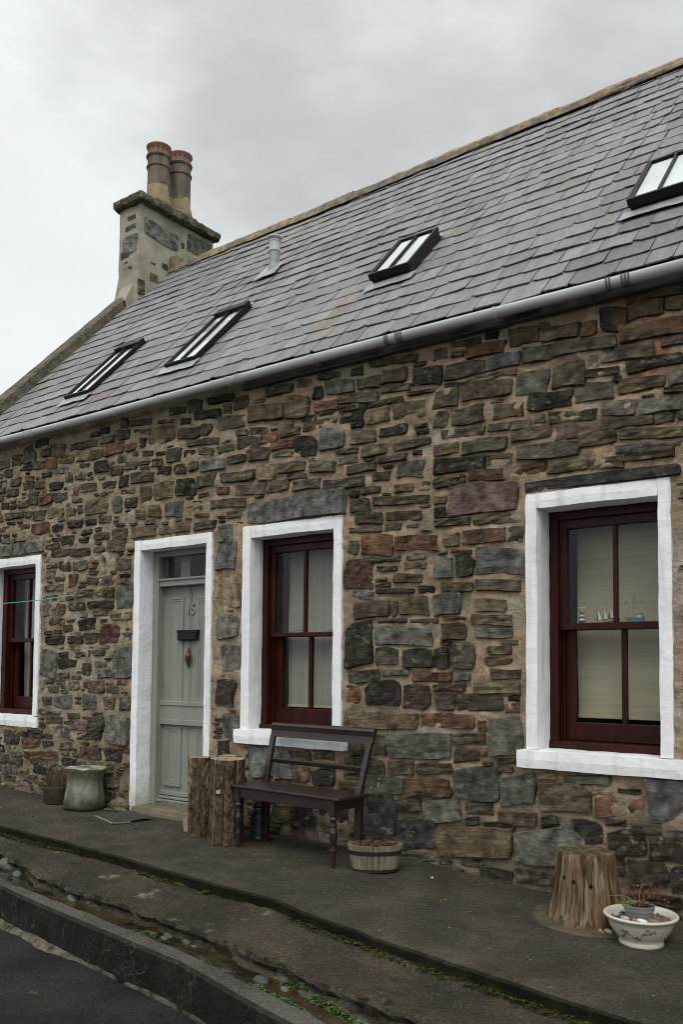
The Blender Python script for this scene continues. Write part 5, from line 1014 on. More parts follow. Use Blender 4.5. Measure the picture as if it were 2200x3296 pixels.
log('split_log', 'thick split log with a round sawn branch stub beside the bench', -4.72, -.435, .125, .128, .625, (.01, .0, 0), 8, ((-2.75, -1.62, .006), (-1.62, -1.02, .006), (-1.02, -.2, .006), (-.2, 1.6, .004), (1.6, 3.53, .006)), ((-1.28, .60, .020, .022), (-2.05, .68, .022, .008)))

log('split_log', 'short stretch of bare split log showing between two thicker ones', -4.90, -.25, .075, .080, .615, (.0, .0, 0), 15, ((-3.0, -.1, .003), (-.1, 3.28, .003)), ())

# --- watering can
z0 = gz(-4.6, -.2)
WC = thing('watering_can', 'dark green plastic watering can standing under the bench', 'watering can', (-4.60, -.19, z0)); c_ = (-4.60, -.19, z0)
b = MB(); b.lathe([(.066, 0), (.070, .006), (.070, .018), (.067, .024), (.066, .12), (.070, .124), (.070, .134), (.066, .14), (.066, .175), (.062, .19), (.055, .205)], c_, 22); b.build('body', M_greendk, WC, smooth=False)
b = MB(); b.lathe([(.056, .203), (.058, .214), (.05, .228), (.035, .238)], c_, 20, cap=False); b.build('shoulder', M_greendk, WC, smooth=True)
b = MB(); b.tube([(-4.635, -.215, z0+.215), (-4.630, -.215, z0+.262), (-4.60, -.2, z0+.282), (-4.565, -.185, z0+.262), (-4.538, -.17, z0+.20), (-4.535, -.165, z0+.12), (-4.545, -.17, z0+.06)], .011, 8); b.build('handle', M_greendk, WC, smooth=True)
b = MB(); b.tube([(-4.60, -.13, z0+.05), (-4.60, -.07, z0+.16), (-4.60, -.035, z0+.26)], [.02, .014, .012], 8); b.lathe([(.012, 0), (.03, .022), (.03, .03)], (-4.60, -.030, z0+.255), 10); b.build('spout', M_greendk, WC, smooth=True)

# --- half-barrel trough with bark mulch
cx, cy = -3.36, -.43; z0 = gz(cx, cy)-.002; TA = radians(38)
TB = thing('barrel_planter', 'oval half-barrel planter of pale staves with black hoops and bark mulch', 'planter', (cx, cy, z0))
def ov(a, t, k=1.): 
    rx, ry = (.150+.034*t)*k, (.085+.024*t)*k
    x, y = rot2(rx*cos(a), ry*sin(a), TA); return cx+x, cy+y
ns = 26; HT = .172
for i in range(ns):
    a0, a1 = 2*pi*i/ns, 2*pi*(i+1)/ns; r = random.Random(i+40); b = MB(); V = []; g = .012
    for t in (0, 1):
        zt = z0+HT*t+(r.uniform(-.003, .003) if t else 0)
        for a in (a0+g, (a0+a1)/2, a1-g): V.append((*ov(a, t, 1.0+r.uniform(-.004, .004)), zt))
        for a in (a1-g, (a0+a1)/2, a0+g): V.append((*ov(a, t, .90), zt))
    b.add(V, [(0, 1, 2, 3, 4, 5), (6, 7, 8, 9, 10, 11)]+[(k, (k+1) % 6, 6+(k+1) % 6, 6+k) for k in range(6)]); b.build('stave', M_barrel, TB)
for (t0, t1) in ((.0, .09), (.62, .78)):
    b = MB(); V = []; n = 48
    for i in range(n):
        a = 2*pi*i/n
        for t, k in ((t0, 1.005), (t0, 1.022), (t1, 1.022), (t1, 1.005)): V.append((*ov(a, t, k), z0+HT*t+.002))
    b.add(V, [(i*4+j, i*4+(j+1) % 4, ((i+1) % n)*4+(j+1) % 4, ((i+1) % n)*4+j) for i in range(n) for j in range(4)]); b.build('hoop', M_iron, TB)
b = MB(); r = random.Random(4); b.col = (.03, .018, .012)
V = [(cx, cy, z0+.158)]+[(*ov(2*pi*i/24, .9, .89), z0+.142) for i in range(24)]; b.add(V, [(0, 1+i, 1+(i+1) % 24) for i in range(24)])
for i in range(520):
    a = r.uniform(0, 2*pi); k = math.sqrt(r.random())*.86; x, y = ov(a, .9, k); z = z0+.156+.030*(1-k)+r.uniform(0, .016)
    d = Vector((r.uniform(-1, 1), r.uniform(-1, 1), r.uniform(-.25, .55))).normalized(); L_ = r.uniform(.012, .038); w_ = d.cross(Vector((r.uniform(-1, 1), r.uniform(-1, 1), 1))).normalized()*r.uniform(.0015, .004)
    P = Vector((x, y, z)); q = r.random(); b.col = (.10, .045, .022) if q < .5 else (.055, .030, .018) if q < .85 else (.17, .10, .055)
    b.add([P-d*L_*.5-w_, P+d*L_*.5-w_*.4, P+d*L_*.5+w_*.4, P-d*L_*.5+w_], [(0, 1, 2, 3)])
mu = stuff(b.build('bark_mulch', M_leaf, None, cols=True, fix=False)); tag(mu, 'shredded brown bark mulch heaped inside the barrel planter', 'mulch')

# --- old tree stump set in the paving
cx, cy = -1.955, -.335; z0 = gz(cx, cy)
SP = thing('tree_stump', 'weathered grey-brown tree stump with a mossy flat top', 'tree stump', (cx, cy, z0))
b = MB(); V = []; n, m = 56, 14; H_ = .385
for j in range(m+1):
    t = j/m; r = .160+.052*(1-t)**1.3+.012*(1-t)**6
    for i in range(n):
        a = 2*pi*i/n; k = 1+.035*float(fbm(cos(a)*1.6, sin(a)*1.6, t*.5, 71, 2))+.012*float(vn(cos(a)*7, sin(a)*7, t*.6, 72))+.010*float(vn(cos(a)*17, sin(a)*17, t*1.5, 73))
        if j == m: k *= .965
        z = z0+H_*min(1, t*1.0)+(.006*float(vn(cos(a)*4, sin(a)*4, 0, 74)) if j >= m-1 else 0)+(-.010+.020*float(vn(cos(a)*6, sin(a)*6, 0, 75)) if j == 0 else 0)
        V.append((cx+r*k*cos(a), cy+r*k*sin(a), z-(.004 if j == m-1 else 0)))
for k_ in (.66, .33):
    for i in range(n): a = 2*pi*i/n; V.append((cx+.155*k_*cos(a), cy+.155*k_*sin(a), z0+H_-.002+.010*float(vn(cos(a)*2*k_, sin(a)*2*k_, k_*4, 76))))
V.append((cx, cy, z0+H_-.006))
F = [(j*n+i, j*n+(i+1) % n, (j+1)*n+(i+1) % n, (j+1)*n+i) for j in range(m+2) for i in range(n)]+[((m+2)*n+i, (m+2)*n+(i+1) % n, len(V)-1) for i in range(n)]
b.add(V, F); b.m = [0]*(m*n)+[1]*(len(F)-m*n); b.build('stump_body', [M_stump, M_mosstop], SP, smooth=False)
b = MB(); r = random.Random(12)
for i in range(6):                   # drying splits
    a = -1.45+r.uniform(-1.5, 1.3); t0, t1 = r.uniform(.0, .4), r.uniform(.55, .97); V = []
    for j in range(7):
        t = t0+(t1-t0)*j/6; rr_ = (.160+.052*(1-t)**1.3+.012*(1-t)**6); aa = a+.015*sin(j*1.3+i); w_ = .0022*sin(pi*(j+.4)/6.8)+.0004
        k = 1+.035*float(fbm(cos(aa)*1.6, sin(aa)*1.6, t*.5, 71, 2))+.012*float(vn(cos(aa)*7, sin(aa)*7, t*.6, 72))+.010*float(vn(cos(aa)*17, sin(aa)*17, t*1.5, 73))
        for s_ in (-1, 1): V.append((cx+(rr_*k+.0035)*cos(aa)-s_*w_*sin(aa), cy+(rr_*k+.0035)*sin(aa)+s_*w_*cos(aa), z0+H_*t))
    b.add(V, [(2*j, 2*j+1, 2*j+3, 2*j+2) for j in range(6)])
for (a, t) in ((-1.60, .62), (-1.05, .58), (-1.95, .66)):
    rr_ = .160+.052*(1-t)**1.3; b.blob((cx+rr_*1.0*cos(a), cy+rr_*1.0*sin(a), z0+H_*t), .010, .010, .012, a, .2, 8, 5)
b.build('split', M_hole, SP, fix=False)

# --- ceramic bowl with gravel, stones and a potted plant
cx, cy = -1.585, -.515; z0 = gz(cx, cy)-.006; BR = .190
BW = thing('flower_bowl', 'cream ceramic bowl on a foot ring with brown flower print', 'bowl', (cx, cy, z0))
def bprof(k): return None
PR = [(.112, .0), (.116, .006), (.112, .022), (.110, .028), (.128, .045), (.152, .080), (.168, .115), (.176, .138), (.186, .141), (.192, .147), (.192, .154), (.186, .159), (.178, .157), (.168, .145), (.155, .115), (.13, .08), (.10, .06), (.0005, .055)]
b = MB(); b.lathe(PR, (cx, cy, z0), 56, cap=False); b.add([(cx+.112*cos(2*pi*i/28), cy+.112*sin(2*pi*i/28), z0) for i in range(28)], [tuple(range(28))[::-1]]); b.build('bowl_body', M_ceramic, BW, smooth=True)
b = MB(); r = random.Random(31)
def on_bowl(a, z):
    zs = [.028, .045, .080, .115, .138]; rs_ = [.110, .128, .152, .168, .176]; rr_ = float(np.interp(z, zs, rs_))+.0009; return Vector((cx+rr_*cos(a), cy+rr_*sin(a), z0+z))
for i in range(46):
    u = r.random(); a = -1.95+1.15*u+r.uniform(-.04, .04); z = .060+.030*u+.022*sin(u*9)+r.uniform(-.016, .018)
    if .30 < u < .38: continue
    R_ = r.uniform(.0025, .0052); c0 = on_bowl(a, z); ta = (on_bowl(a+.02, z)-c0).normalized(); tz = (on_bowl(a, z+.004)-c0).normalized()
    for p_ in range(5):
        an = 2*pi*p_/5+i; q_ = c0+(ta*cos(an)+tz*sin(an))*R_; nn = Vector((cos(a), sin(a), -.3))*.0006
        b.add([q_+(ta*cos(t)+tz*sin(t))*R_*.62+nn for t in (0, 1.05, 2.1, 3.14, 4.19, 5.24)], [(0, 1, 2, 3, 4, 5)])
b.build('flower_print', M_print, BW, fix=False)
gv_ = MB(); r = random.Random(17)
PC = [(.20, .20, .18), (.30, .24, .16), (.26, .17, .10), (.13, .13, .11), (.32, .30, .26), (.10, .10, .05), (.25, .13, .09), (.17, .16, .09)]
gv_.col = (.03, .03, .018); gv_.add([(cx+.160*cos(2*pi*i/24), cy+.160*sin(2*pi*i/24), z0+.122) for i in range(24)], [tuple(range(24))])
for i in range(210):
    a = r.uniform(0, 2*pi); d = .152*math.sqrt(r.random()); gv_.col = r.choice(PC); s_ = r.uniform(.006, .012)
    gv_.blob((cx+d*cos(a), cy+d*sin(a), z0+.124+r.uniform(0, .006)), s_, s_*.8, s_*.65, i, .12, 7, 5, r.uniform(0, 3))
tag(stuff(gv_.build('gravel', M_pebble, None, smooth=True, cols=True)), 'mixed small gravel filling the cream bowl around the pot', 'gravel')
def peb(name, x, y, z, rx, ry, rz, col, seed, label, cat='pebble', group=None, rot=0., amp=.12, flat=.0, smooth=True, n=12, m=8):
    b = MB(); b.col = col; b.blob((x, y, z+rz*.85), rx, ry, rz, seed, amp, n, m, rot, 1.2, flat); o = b.build(name, M_pebble, None, smooth=smooth, cols=True); return tag(o, label, cat, group)
zb_ = z0+.128; G_ = 'larger stones in the cream bowl'
peb('pebble', cx-.118, cy-.045, zb_, .022, .018, .017, (.27, .28, .27), 2, 'round grey pebble lying at the pot\'s left foot in the bowl', group=G_)
peb('pebble', cx-.052, cy-.098, zb_, .026, .018, .015, (.33, .33, .31), 3, 'pale speckled pebble in front of the grey pot', group=G_)
peb('pebble', cx+.035, cy-.085, zb_+.004, .034, .019, .010, (.55, .58, .60), 4, 'flat white stone lying before the pot in the bowl', group=G_, rot=-.25)
peb('pebble', cx+.0, cy-.105, zb_, .012, .011, .014, (.33, .12, .07), 5, 'small brick red pebble in the bowl', group=G_)
b = MB(); b.col = (.17, .135, .075); b.nbox(cx+.062, cx+.128, cy-.09, cy-.03, zb_-.01, zb_+.032, .02, .006, 12, 4, .008)
tag(b.build('flat_stone', M_pebble, None, cols=True), 'square brown sandstone piece inside the cream bowl', 'stone', G_)
b = MB(); b.col = (.14, .11, .065); b.nbox(cx+.095, cx+.150, cy-.02, cy+.03, zb_-.01, zb_+.028, .02, .006, 12, 9, .008)
tag(b.build('flat_stone', M_pebble, None, cols=True), 'mossy brown stone at the far rim of the cream bowl', 'stone', G_)
px_, py_ = cx-.012, cy+.008
PT = thing('plant_pot', 'low grey plastic pot sunk among gravel in the cream bowl', 'pot', (px_, py_, z0+.11))
b = MB(); b.lathe([(.066, .0), (.074, .058), (.078, .060), (.080, .082), (.083, .084), (.083, .090), (.078, .091), (.074, .080)], (px_, py_, z0+.11), 30, cap=False); b.build('pot_wall', M_greypot, PT, smooth=False)
b = MB(); b.add([(px_+.076*cos(2*pi*i/24), py_+.076*sin(2*pi*i/24), z0+.190) for i in range(24)], [tuple(range(24))]); b.build('soil', M_dark, PT)
zs_ = z0+.19; r = random.Random(8)
RP_ = thing('red_twig_plant', 'bare plant with thin red twigs and a few rusty dead leaves', 'plant', (px_, py_, zs_))
b, lf = MB(), MB()
tips = [(-.20, .03, .02), (-.145, .0, .105), (-.06, .02, .115), (-.035, .03, .10), (.0, .02, .12), (.03, .03, .10), (.07, .02, .105), (.10, .05, .10), (.06, .0, .06), (.13, .0, .025), (.165, -.02, .035), (-.10, .0, .045), (.02, -.02, .08), (-.02, .05, .09), (.09, -.01, .07), (.045, .04, .07)]
for i, (dx, dy, dz) in enumerate(tips):
    st_ = Vector((px_+.012+r.uniform(-.02, .02), py_+r.uniform(-.02, .02), zs_)); en = Vector((px_+.02+dx, py_+dy, zs_+dz)); md = st_.lerp(en, .5)+Vector((0, 0, .022))+Vector((r.uniform(-.01, .01), 0, r.uniform(-.006, .01)))
    b.col = (.13, .035, .018) if i % 4 else (.20, .17, .12); b.tube([st_, st_.lerp(md, .5)+Vector((0, 0, .006)), md, md.lerp(en, .55), en], [.0024, .002, .0018, .0015, .001], 5)
    for q_ in range(3):
        P = md.lerp(en, r.uniform(.4, 1.)); e2 = P+Vector((r.uniform(-.025, .025), r.uniform(-.02, .02), r.uniform(.0, .03))); b.tube([P, e2], [.0012, .0008], 4)
        if r.random() < .75:
            lf.col = r.choice([(.26, .06, .02), (.20, .04, .015), (.15, .04, .02)]); u = Vector((r.uniform(-1, 1), r.uniform(-1, 1), r.uniform(-1, 1))).normalized()*r.uniform(.004, .008); w_ = u.orthogonal().normalized()*.0045
            lf.add([e2-w_, e2+u*1.3, e2+w_, e2-u*.6], [(0, 1, 2, 3)])
    lf.col = (.30, .07, .02); 
    for q_ in range(2):
        u = Vector((r.uniform(-1, 1), r.uniform(-1, 1), r.uniform(-1, 1))).normalized()*.007; w_ = u.orthogonal().normalized()*.005; lf.add([en-w_, en+u*1.2, en+w_, en-u*.7], [(0, 1, 2, 3)])
b.build('twigs', M_straw, RP_, cols=True, fix=False); lf.build('dead_leaves', M_leaf, RP_, cols=True, fix=False)
GP = thing('green_herb', 'small bright green leafy herb at the left edge of the pot', 'plant', (px_-.065, py_-.02, zs_))
b, lf = MB(), MB()
for i in range(34):
    st_ = Vector((px_-.055+r.uniform(-.02, .03), py_-.025+r.uniform(-.02, .02), zs_)); en = st_+Vector((r.uniform(-.045, .03), r.uniform(-.03, .02), r.uniform(.004, .042))); b.col = (.09, .14, .04); b.tube([st_, st_.lerp(en, .5)+Vector((0, 0, .006)), en], .0008, 4)
    for q_ in range(7):
        P = st_.lerp(en, r.uniform(.35, 1.05))+Vector((r.uniform(-1, 1), r.uniform(-1, 1), r.uniform(-1, 1)))*.006; u = Vector((r.uniform(-1, 1), r.uniform(-1, 1), r.uniform(-.3, 1))).normalized()*r.uniform(.003, .0055); w_ = u.cross(Vector((r.uniform(-1, 1), r.uniform(-1, 1), 1))).normalized()*.003
        lf.col = r.choice([(.11, .20, .03), (.15, .25, .05), (.07, .14, .025)]); lf.add([P-w_, P+u, P+w_, P-u], [(0, 1, 2, 3)])
b.build('stems', M_straw, GP, cols=True, fix=False); lf.build('leaves', M_leaf, GP, cols=True, fix=False)
PG = 'pebbles lying on the paving by the bowl'
for (x, y, rx, ry, rz, col, sd, lb) in ((-1.835, -.475, .026, .016, .013, (.17, .18, .175), 1, 'bluish grey pebble on the paving nearest the stump'), (-1.806, -.515, .013, .012, .012, (.28, .26, .21), 2, 'little cream pebble between two grey ones on the paving'),
        (-1.766, -.50, .029, .017, .014, (.30, .30, .28), 3, 'pale oval pebble on the paving touching the bowl'), (-1.788, -.528, .015, .010, .008, (.22, .15, .12), 4, 'pinkish flat pebble tucked under a pale one on the paving')):
    peb('pebble', x, y, gz(x, y), rx, ry, rz, col, sd, lb, group=PG, rot=-.4)

# --- stone seat, shaped like a waisted block
cx, cy = -6.72, -.205; z0 = gz(cx, cy); r = random.Random(2)
b = MB(); V = []; n = 48; SA = radians(12)
prof = [(0.0, .985), (.03, 1.01), (.08, 1.0), (.14, .95), (.20, .895), (.25, .875), (.29, .90), (.32, .95), (.343, 1.0), (.360, 1.02), (.370, 1.005), (.374, .93), (.376, .6), (.375, .02)]
for z, k in prof:
    for i in range(n):
        a = 2*pi*i/n; ca, sa = cos(a), sin(a); e = .82
        x = math.copysign(abs(ca)**e, ca); y = math.copysign(abs(sa)**e, sa)
        w_ = 1+.035*float(fbm(ca*1.7, sa*1.7, z*3, 91, 3))-.10*max(0, sin(3*a+.9))**3*max(0, sin(pi*min(1, max(0, (z-.02)/.31))))
        X, Y = .182*x*k*w_, .155*y*k*w_; xx, yy = rot2(X, Y, SA)
        V.append((cx+xx+.030*(z-.2)*(.4), cy+yy, z0+z+(.010*float(vn(ca*2, sa*2, 0, 92)) if z > .3 else 0)))
m = len(prof); F = [(j*n+i, j*n+(i+1) % n, (j+1)*n+(i+1) % n, (j+1)*n+i) for j in range(m-1) for i in range(n)]+[tuple(range(n))[::-1], tuple((m-1)*n+i for i in range(n))]
b.add(V, F); tag(b.build('stone_stool', M_seat, None, smooth=True), 'waisted grey stone stool with mossy sides near the door', 'stone stool')

# --- old pan with a hoop handle and dead plant
cx, cy = -7.16, -.175; z0 = gz(cx, cy)
BK = thing('jelly_pan', 'old brass jelly pan with rusty hoop handle used as a planter', 'planter', (cx, cy, z0))
b = MB(); b.lathe([(.118, 0), (.126, .008), (.142, .13), (.152, .150), (.154, .156), (.150, .159), (.14, .15), (.128, .09)], (cx, cy, z0), 30, cap=False); b.add([(cx+.118*cos(2*pi*i/24), cy+.118*sin(2*pi*i/24), z0+.001) for i in range(24)], [tuple(range(24))]); b.build('pan_body', M_brass, BK, smooth=True)
b = MB(); b.add([(cx+.138*cos(2*pi*i/24), cy+.138*sin(2*pi*i/24), z0+.135) for i in range(24)], [tuple(range(24))]); b.build('soil', M_dark, BK)
b = MB(); b.tube([(cx-.155*cos(t), cy-.03*sin(t), z0+.145+.215*sin(t)) for t in np.linspace(0, pi, 22)], .0065, 7); b.build('hoop_handle', M_rust, BK, smooth=True)
DP = thing('dead_plant', 'clump of dry brown stems in the old jelly pan', 'plant', (cx, cy, z0+.135)); b = MB(); r = random.Random(6)
for i in range(300):
    a = r.uniform(0, 2*pi); d = .11*math.sqrt(r.random()); st_ = Vector((cx+d*cos(a), cy+d*sin(a), z0+.133)); L_ = r.uniform(.07, .19) if r.random() < .85 else r.uniform(.19, .30)
    en = st_+Vector((cos(a)*r.uniform(-.02, .07), sin(a)*r.uniform(-.02, .05), L_)); b.col = r.choice([(.13, .09, .06), (.09, .065, .045), (.18, .135, .09), (.06, .045, .033)])
    b.tube([st_, st_.lerp(en, .55)+Vector((r.uniform(-.012, .012), r.uniform(-.012, .012), 0)), en], [.0017, .0014, .0007], 4, False)
    for q_ in range(2):
        P = st_.lerp(en, r.uniform(.5, 1)); u = Vector((r.uniform(-1, 1), r.uniform(-1, 1), r.uniform(-.5, 1)))*.012; w_ = u.orthogonal().normalized()*.002; b.add([P-w_, P+u, P+w_], [(0, 1, 2)])
b.build('dry_stems', M_straw, DP, cols=True, fix=False)

# --- doormat, stones and scraps by the door
q4 = [Vector((-6.348, -.357, 0)), Vector((-6.243, -.075, 0)), Vector((-5.825, -.195, 0)), Vector((-5.945, -.50, 0))]
MT = thing('doormat', 'worn grey doormat lying askew before the door step', 'doormat', (-6.09, -.28, gz(-6.09, -.28)))
b = MB(); n = 12; V = []
for j in range(n+1):
    for i in range(n+1):
        u, v = i/n, j/n; P = (q4[0]*(1-u)+q4[3]*u)*(1-v)+(q4[1]*(1-u)+q4[2]*u)*v; e = .006*float(vn(u*9, v*9, 0, 5)) if i in (0, n) or j in (0, n) else 0
        V.append((P.x+e, P.y+e, gz(P.x, P.y)+.011+.004*float(vn(u*3, v*3, 0, 6))+(.006 if i == n and j > 8 else 0)))
b.add(V, [(j*(n+1)+i, j*(n+1)+i+1, (j+1)*(n+1)+i+1, (j+1)*(n+1)+i) for j in range(n) for i in range(n)]); o = b.build('mat_pile', M_mat, MT)
sd = o.modifiers.new('thick', 'SOLIDIFY'); sd.thickness = .009
b = MB(); A0, A1 = q4[0], q4[3]; d = (A1-A0); nn = Vector((d.y, -d.x, 0)).normalized()
for (P, Q, w_) in ((q4[0], q4[3], .012), (q4[3], q4[3].lerp(q4[2], .45), .008)):
    d = (Q-P).normalized(); nn = Vector((d.y, -d.x, 0)); c_ = (P+Q)/2+nn*w_*.6; b.obox((c_.x, c_.y, gz(c_.x, c_.y)+.008), d, nn, (0, 0, 1), (Q-P).length/2, w_, .005)
b.build('rubber_edge', M_matedge, MT, bevel=.002)
b = MB(); b.tube([(-6.02, -.44, gz(-6.02, -.44)+.022), (-6.0, -.41, gz(-6, -.4)+.03), (-5.99, -.37, gz(-6, -.4)+.024)], [.004, .005, .002], 5); b.col = (.05, .035, .02); tag(b.build('fallen_twig', M_rust, None), 'short dark twig lying on the front edge of the doormat', 'twig')
b = MB(); b.col = (.13, .115, .085); b.blob((-6.435, -.035, gz(-6.4, 0)+.035), .105, .075, .075, 3, .25, 14, 9, .2, 1.3, .5); tag(b.build('boulder', M_stone, None, cols=True, rnd=[(.5, .5, .2)]*len(b.v)), 'rounded rough boulder at the wall foot left of the door', 'boulder')
b = MB(); b.col = (.13, .11, .075); b.blob((-6.325, -.115, gz(-6.3, -.1)+.020), .075, .040, .024, 5, .15, 14, 8, -.05, 1.2, .8); tag(b.build('flat_stone', M_stone, None, cols=True, rnd=[(.5, .4, .2)]*len(b.v)), 'smooth flat stone between doormat and boulder', 'stone')
b = MB(); b.col = (.10, .09, .06); b.blob((-6.47, -.12, gz(-6.5, -.1)+.008), .07, .030, .012, 6, .15, 12, 7, .1, 1.2, .8); tag(b.build('flat_stone', M_stone, None, cols=True, rnd=[(.5, .4, .2)]*len(b.v)), 'thin dark stone lying beside the stone stool', 'stone')
b = MB(); zq = gz(-6.6, 0)+.016; b.add([(-6.50, -.105, zq), (-6.44, -.115, zq+.002), (-6.425, -.085, zq+.022), (-6.46, -.085, zq+.008), (-6.495, -.08, zq+.006)], [(0, 1, 3, 4), (1, 2, 3)])
o = b.build('paper_scrap', M_paper, None); o.modifiers.new('thick', 'SOLIDIFY').thickness = .001; tag(o, 'crumpled white paper scrap caught beside the stone stool', 'paper')
# pale wooden tray propped behind the slim log
TR = thing('wooden_tray', 'pale wooden tray leaning behind the slim split log', 'tray', (-5.17, -.33, gz(-5.2, -.33)))
zt = gz(-5.2, -.33); du, dn = Vector((.97, .16, .18)).normalized(), Vector((-.16, .97, 0)).normalized(); dw = du.cross(dn).normalized()
c_ = Vector((-5.165, -.335, zt+.068))
b = MB(); b.obox(c_, du, dw, dn, .105, .052, .007); b.build('tray_side', M_plank, TR, bevel=.003)
b = MB(); b.obox(c_-du*.098+dn*.07, dn, dw, du, .062, .050, .006); b.build('tray_end', M_plank, TR, bevel=.003)
b = MB(); b.obox(c_+dn*.14, du, dw, dn, .105, .050, .006); b.build('tray_side', M_plank, TR, bevel=.003)
b = MB(); b.obox(c_-dw*.045+dn*.07, du, dn, dw, .098, .062, .004); b.build('tray_base', M_plank, TR)

# --- green line tied to the wall
b = MB(); P0 = Vector((-7.235, -.022, 1.982)); P1 = Vector((-9.4, -1.0, 2.02)); pts = []
for i in range(26):
    t = i/25; P = P0.lerp(P1, t); P.z -= .20*4*t*(1-t)*.5; pts.append(P)
b.tube([P0+Vector((.035, 0, .03)), P0+Vector((.04, .012, .01)), P0+Vector((.0, .02, -.012))]+pts, .0042, 6); tag(b.build('clothes_line', M_cord, None, smooth=True), 'thin green line tied to the wall and sagging past the far window', 'line')

# --- ornaments on the meeting rail of the near window
oz = 1.600; oy = yi3+.034
def oL(name, label, x): return thing(name, label, 'ornament', (x, oy, oz), 'ornaments behind the near window')
b = MB(); b.box(-2.30, -1.56, yi3-.004, yi3+.065, oz-.016, oz-.001); b.build('inner_ledge', M_redwood, w3)
M_w = vmat('white_paint', (.75, .75, .72), (.7, .7, .68), 30, .6, .3, 0); M_navy = vmat('dark_green_paint', (.03, .045, .045), (.03, .04, .04), 30, .6, .3, 0); M_teal = vmat('teal_paint', (.13, .29, .31), (.11, .25, .27), 30, .6, .3, 0); M_yel = vmat('yellow_paint', (.5, .38, .06), (.45, .35, .05), 30, .6, .3, 0); M_wire = vmat('wire', (.03, .028, .025), (.04, .035, .03), 30, .6, .4, 0); M_drift = vmat('driftwood', (.33, .28, .20), (.25, .20, .14), 20, .85, .2, .2)
x = -2.243; T = oL('toy_lighthouse', 'small wooden lighthouse ornament with dark and white bands', x)
b = MB(); b.box(x-.036, x+.036, oy-.012, oy+.012, oz, oz+.012); b.build('sea_base', M_teal, T, bevel=.003)
for k in range(5):
    t0, t1 = k/5, (k+1)/5; b = MB(); b.lathe([(.021-.008*t0, .012+.066*t0), (.021-.008*t1, .012+.066*t1)], (x, oy, oz), 14); b.build('band', M_navy if k % 2 == 0 else M_w, T)
b = MB(); b.lathe([(.009, .078), (.009, .090), (.011, .091), (.004, .100), (.001, .104)], (x, oy, oz), 12); b.build('lantern', M_yel, T)
b = MB(); b.tube([(x-.002, oy, oz+.1), (x-.002, oy, oz+.132)], .0008, 4); b.build('wire', M_wire, T)
def gull(par, x, z, s=1., mat=None):
    b = MB(); b.add([(x-.014*s, oy, z+.006*s), (x-.005*s, oy-.003, z+.007*s), (x, oy-.003, z), (x+.005*s, oy-.003, z+.007*s), (x+.014*s, oy, z+.006*s), (x+.004*s, oy, z-.003*s), (x-.004*s, oy, z-.003*s)], [(0, 1, 2, 6), (2, 3, 4, 5), (2, 5, 6)])
    o = b.build('gull', mat or M_w, par); o.modifiers.new('thick', 'SOLIDIFY').thickness = .002
for dx in (-.016, .004, .016): gull(T, x+dx, oz+.108)
T = oL('toy_yachts', 'three white-sailed toy yachts on driftwood under a wire arch', -2.09)
b = MB(); b.tube([(-2.180, oy, oz+.008), (-2.10, oy, oz+.014), (-2.0, oy, oz+.026), (-1.990, oy, oz+.027)], [.006, .010, .011, .009], 10); b.lathe([(.008, 0), (.010, .02)], (-2.01, oy, oz), 8); b.build('driftwood', M_drift, T)
b = MB(); b.tube([(-2.084-.076*cos(t), oy+.004, oz+.02+.112*sin(t)) for t in np.linspace(0, pi, 18)], .001, 4); b.build('wire_arch', M_wire, T)
for k, (xs__, zb2) in enumerate(((-2.125, .018), (-2.085, .024), (-2.043, .030))):
    b = MB(); b.box(xs__-.018, xs__+.016, oy-.004, oy+.004, oz+zb2, oz+zb2+.007); b.build('hull', (M_teal, M_navy, M_navy)[k], T, bevel=.002)
    b = MB(); b.add([(xs__-.006, oy-.003, oz+zb2+.008), (xs__+.016, oy-.003, oz+zb2+.009), (xs__+.010, oy-.003, oz+zb2+.034), (xs__-.006, oy-.003, oz+zb2+.068)], [(0, 1, 2, 3)]); o = b.build('sail', M_w, T); o.modifiers.new('thick', 'SOLIDIFY').thickness = .002
    b = MB(); b.add([(xs__-.020, oy-.003, oz+zb2+.008), (xs__-.008, oy-.003, oz+zb2+.008), (xs__-.008, oy-.003, oz+zb2+.05)], [(0, 1, 2)]); o = b.build('jib', (M_navy, M_teal, M_navy)[k], T); o.modifiers.new('thick', 'SOLIDIFY').thickness = .002
gull(T, -2.115, oz+.105, .6); gull(T, -2.062, oz+.115, .6)
T = oL('toy_trawler', 'teal toy trawler with a tall wire mast and two gulls', -1.89)
b = MB(); V = []
for (zz, xl, xr, hw) in ((0, -1.927, -1.836, .009), (.028, -1.946, -1.834, .014), (.036, -1.950, -1.832, .015)):
    V += [(xl, oy, oz+zz), (xl+.03, oy-hw, oz+zz), (xr, oy-hw, oz+zz), (xr, oy+hw, oz+zz), (xl+.03, oy+hw, oz+zz)]
b.add(V, [(j*5+i, j*5+(i+1) % 5, (j+1)*5+(i+1) % 5, (j+1)*5+i) for j in (0, 1) for i in range(5)]+[(0, 4, 3, 2, 1), (10, 11, 12, 13, 14)]); b.build('hull', M_teal, T)
b = MB(); b.box(-1.872, -1.846, oy-.008, oy+.008, oz+.036, oz+.052); b.build('wheelhouse', M_w, T, bevel=.001); b = MB(); b.box(-1.877, -1.841, oy-.010, oy+.010, oz+.052, oz+.061); b.build('wheelhouse_roof', M_teal, T, bevel=.002)
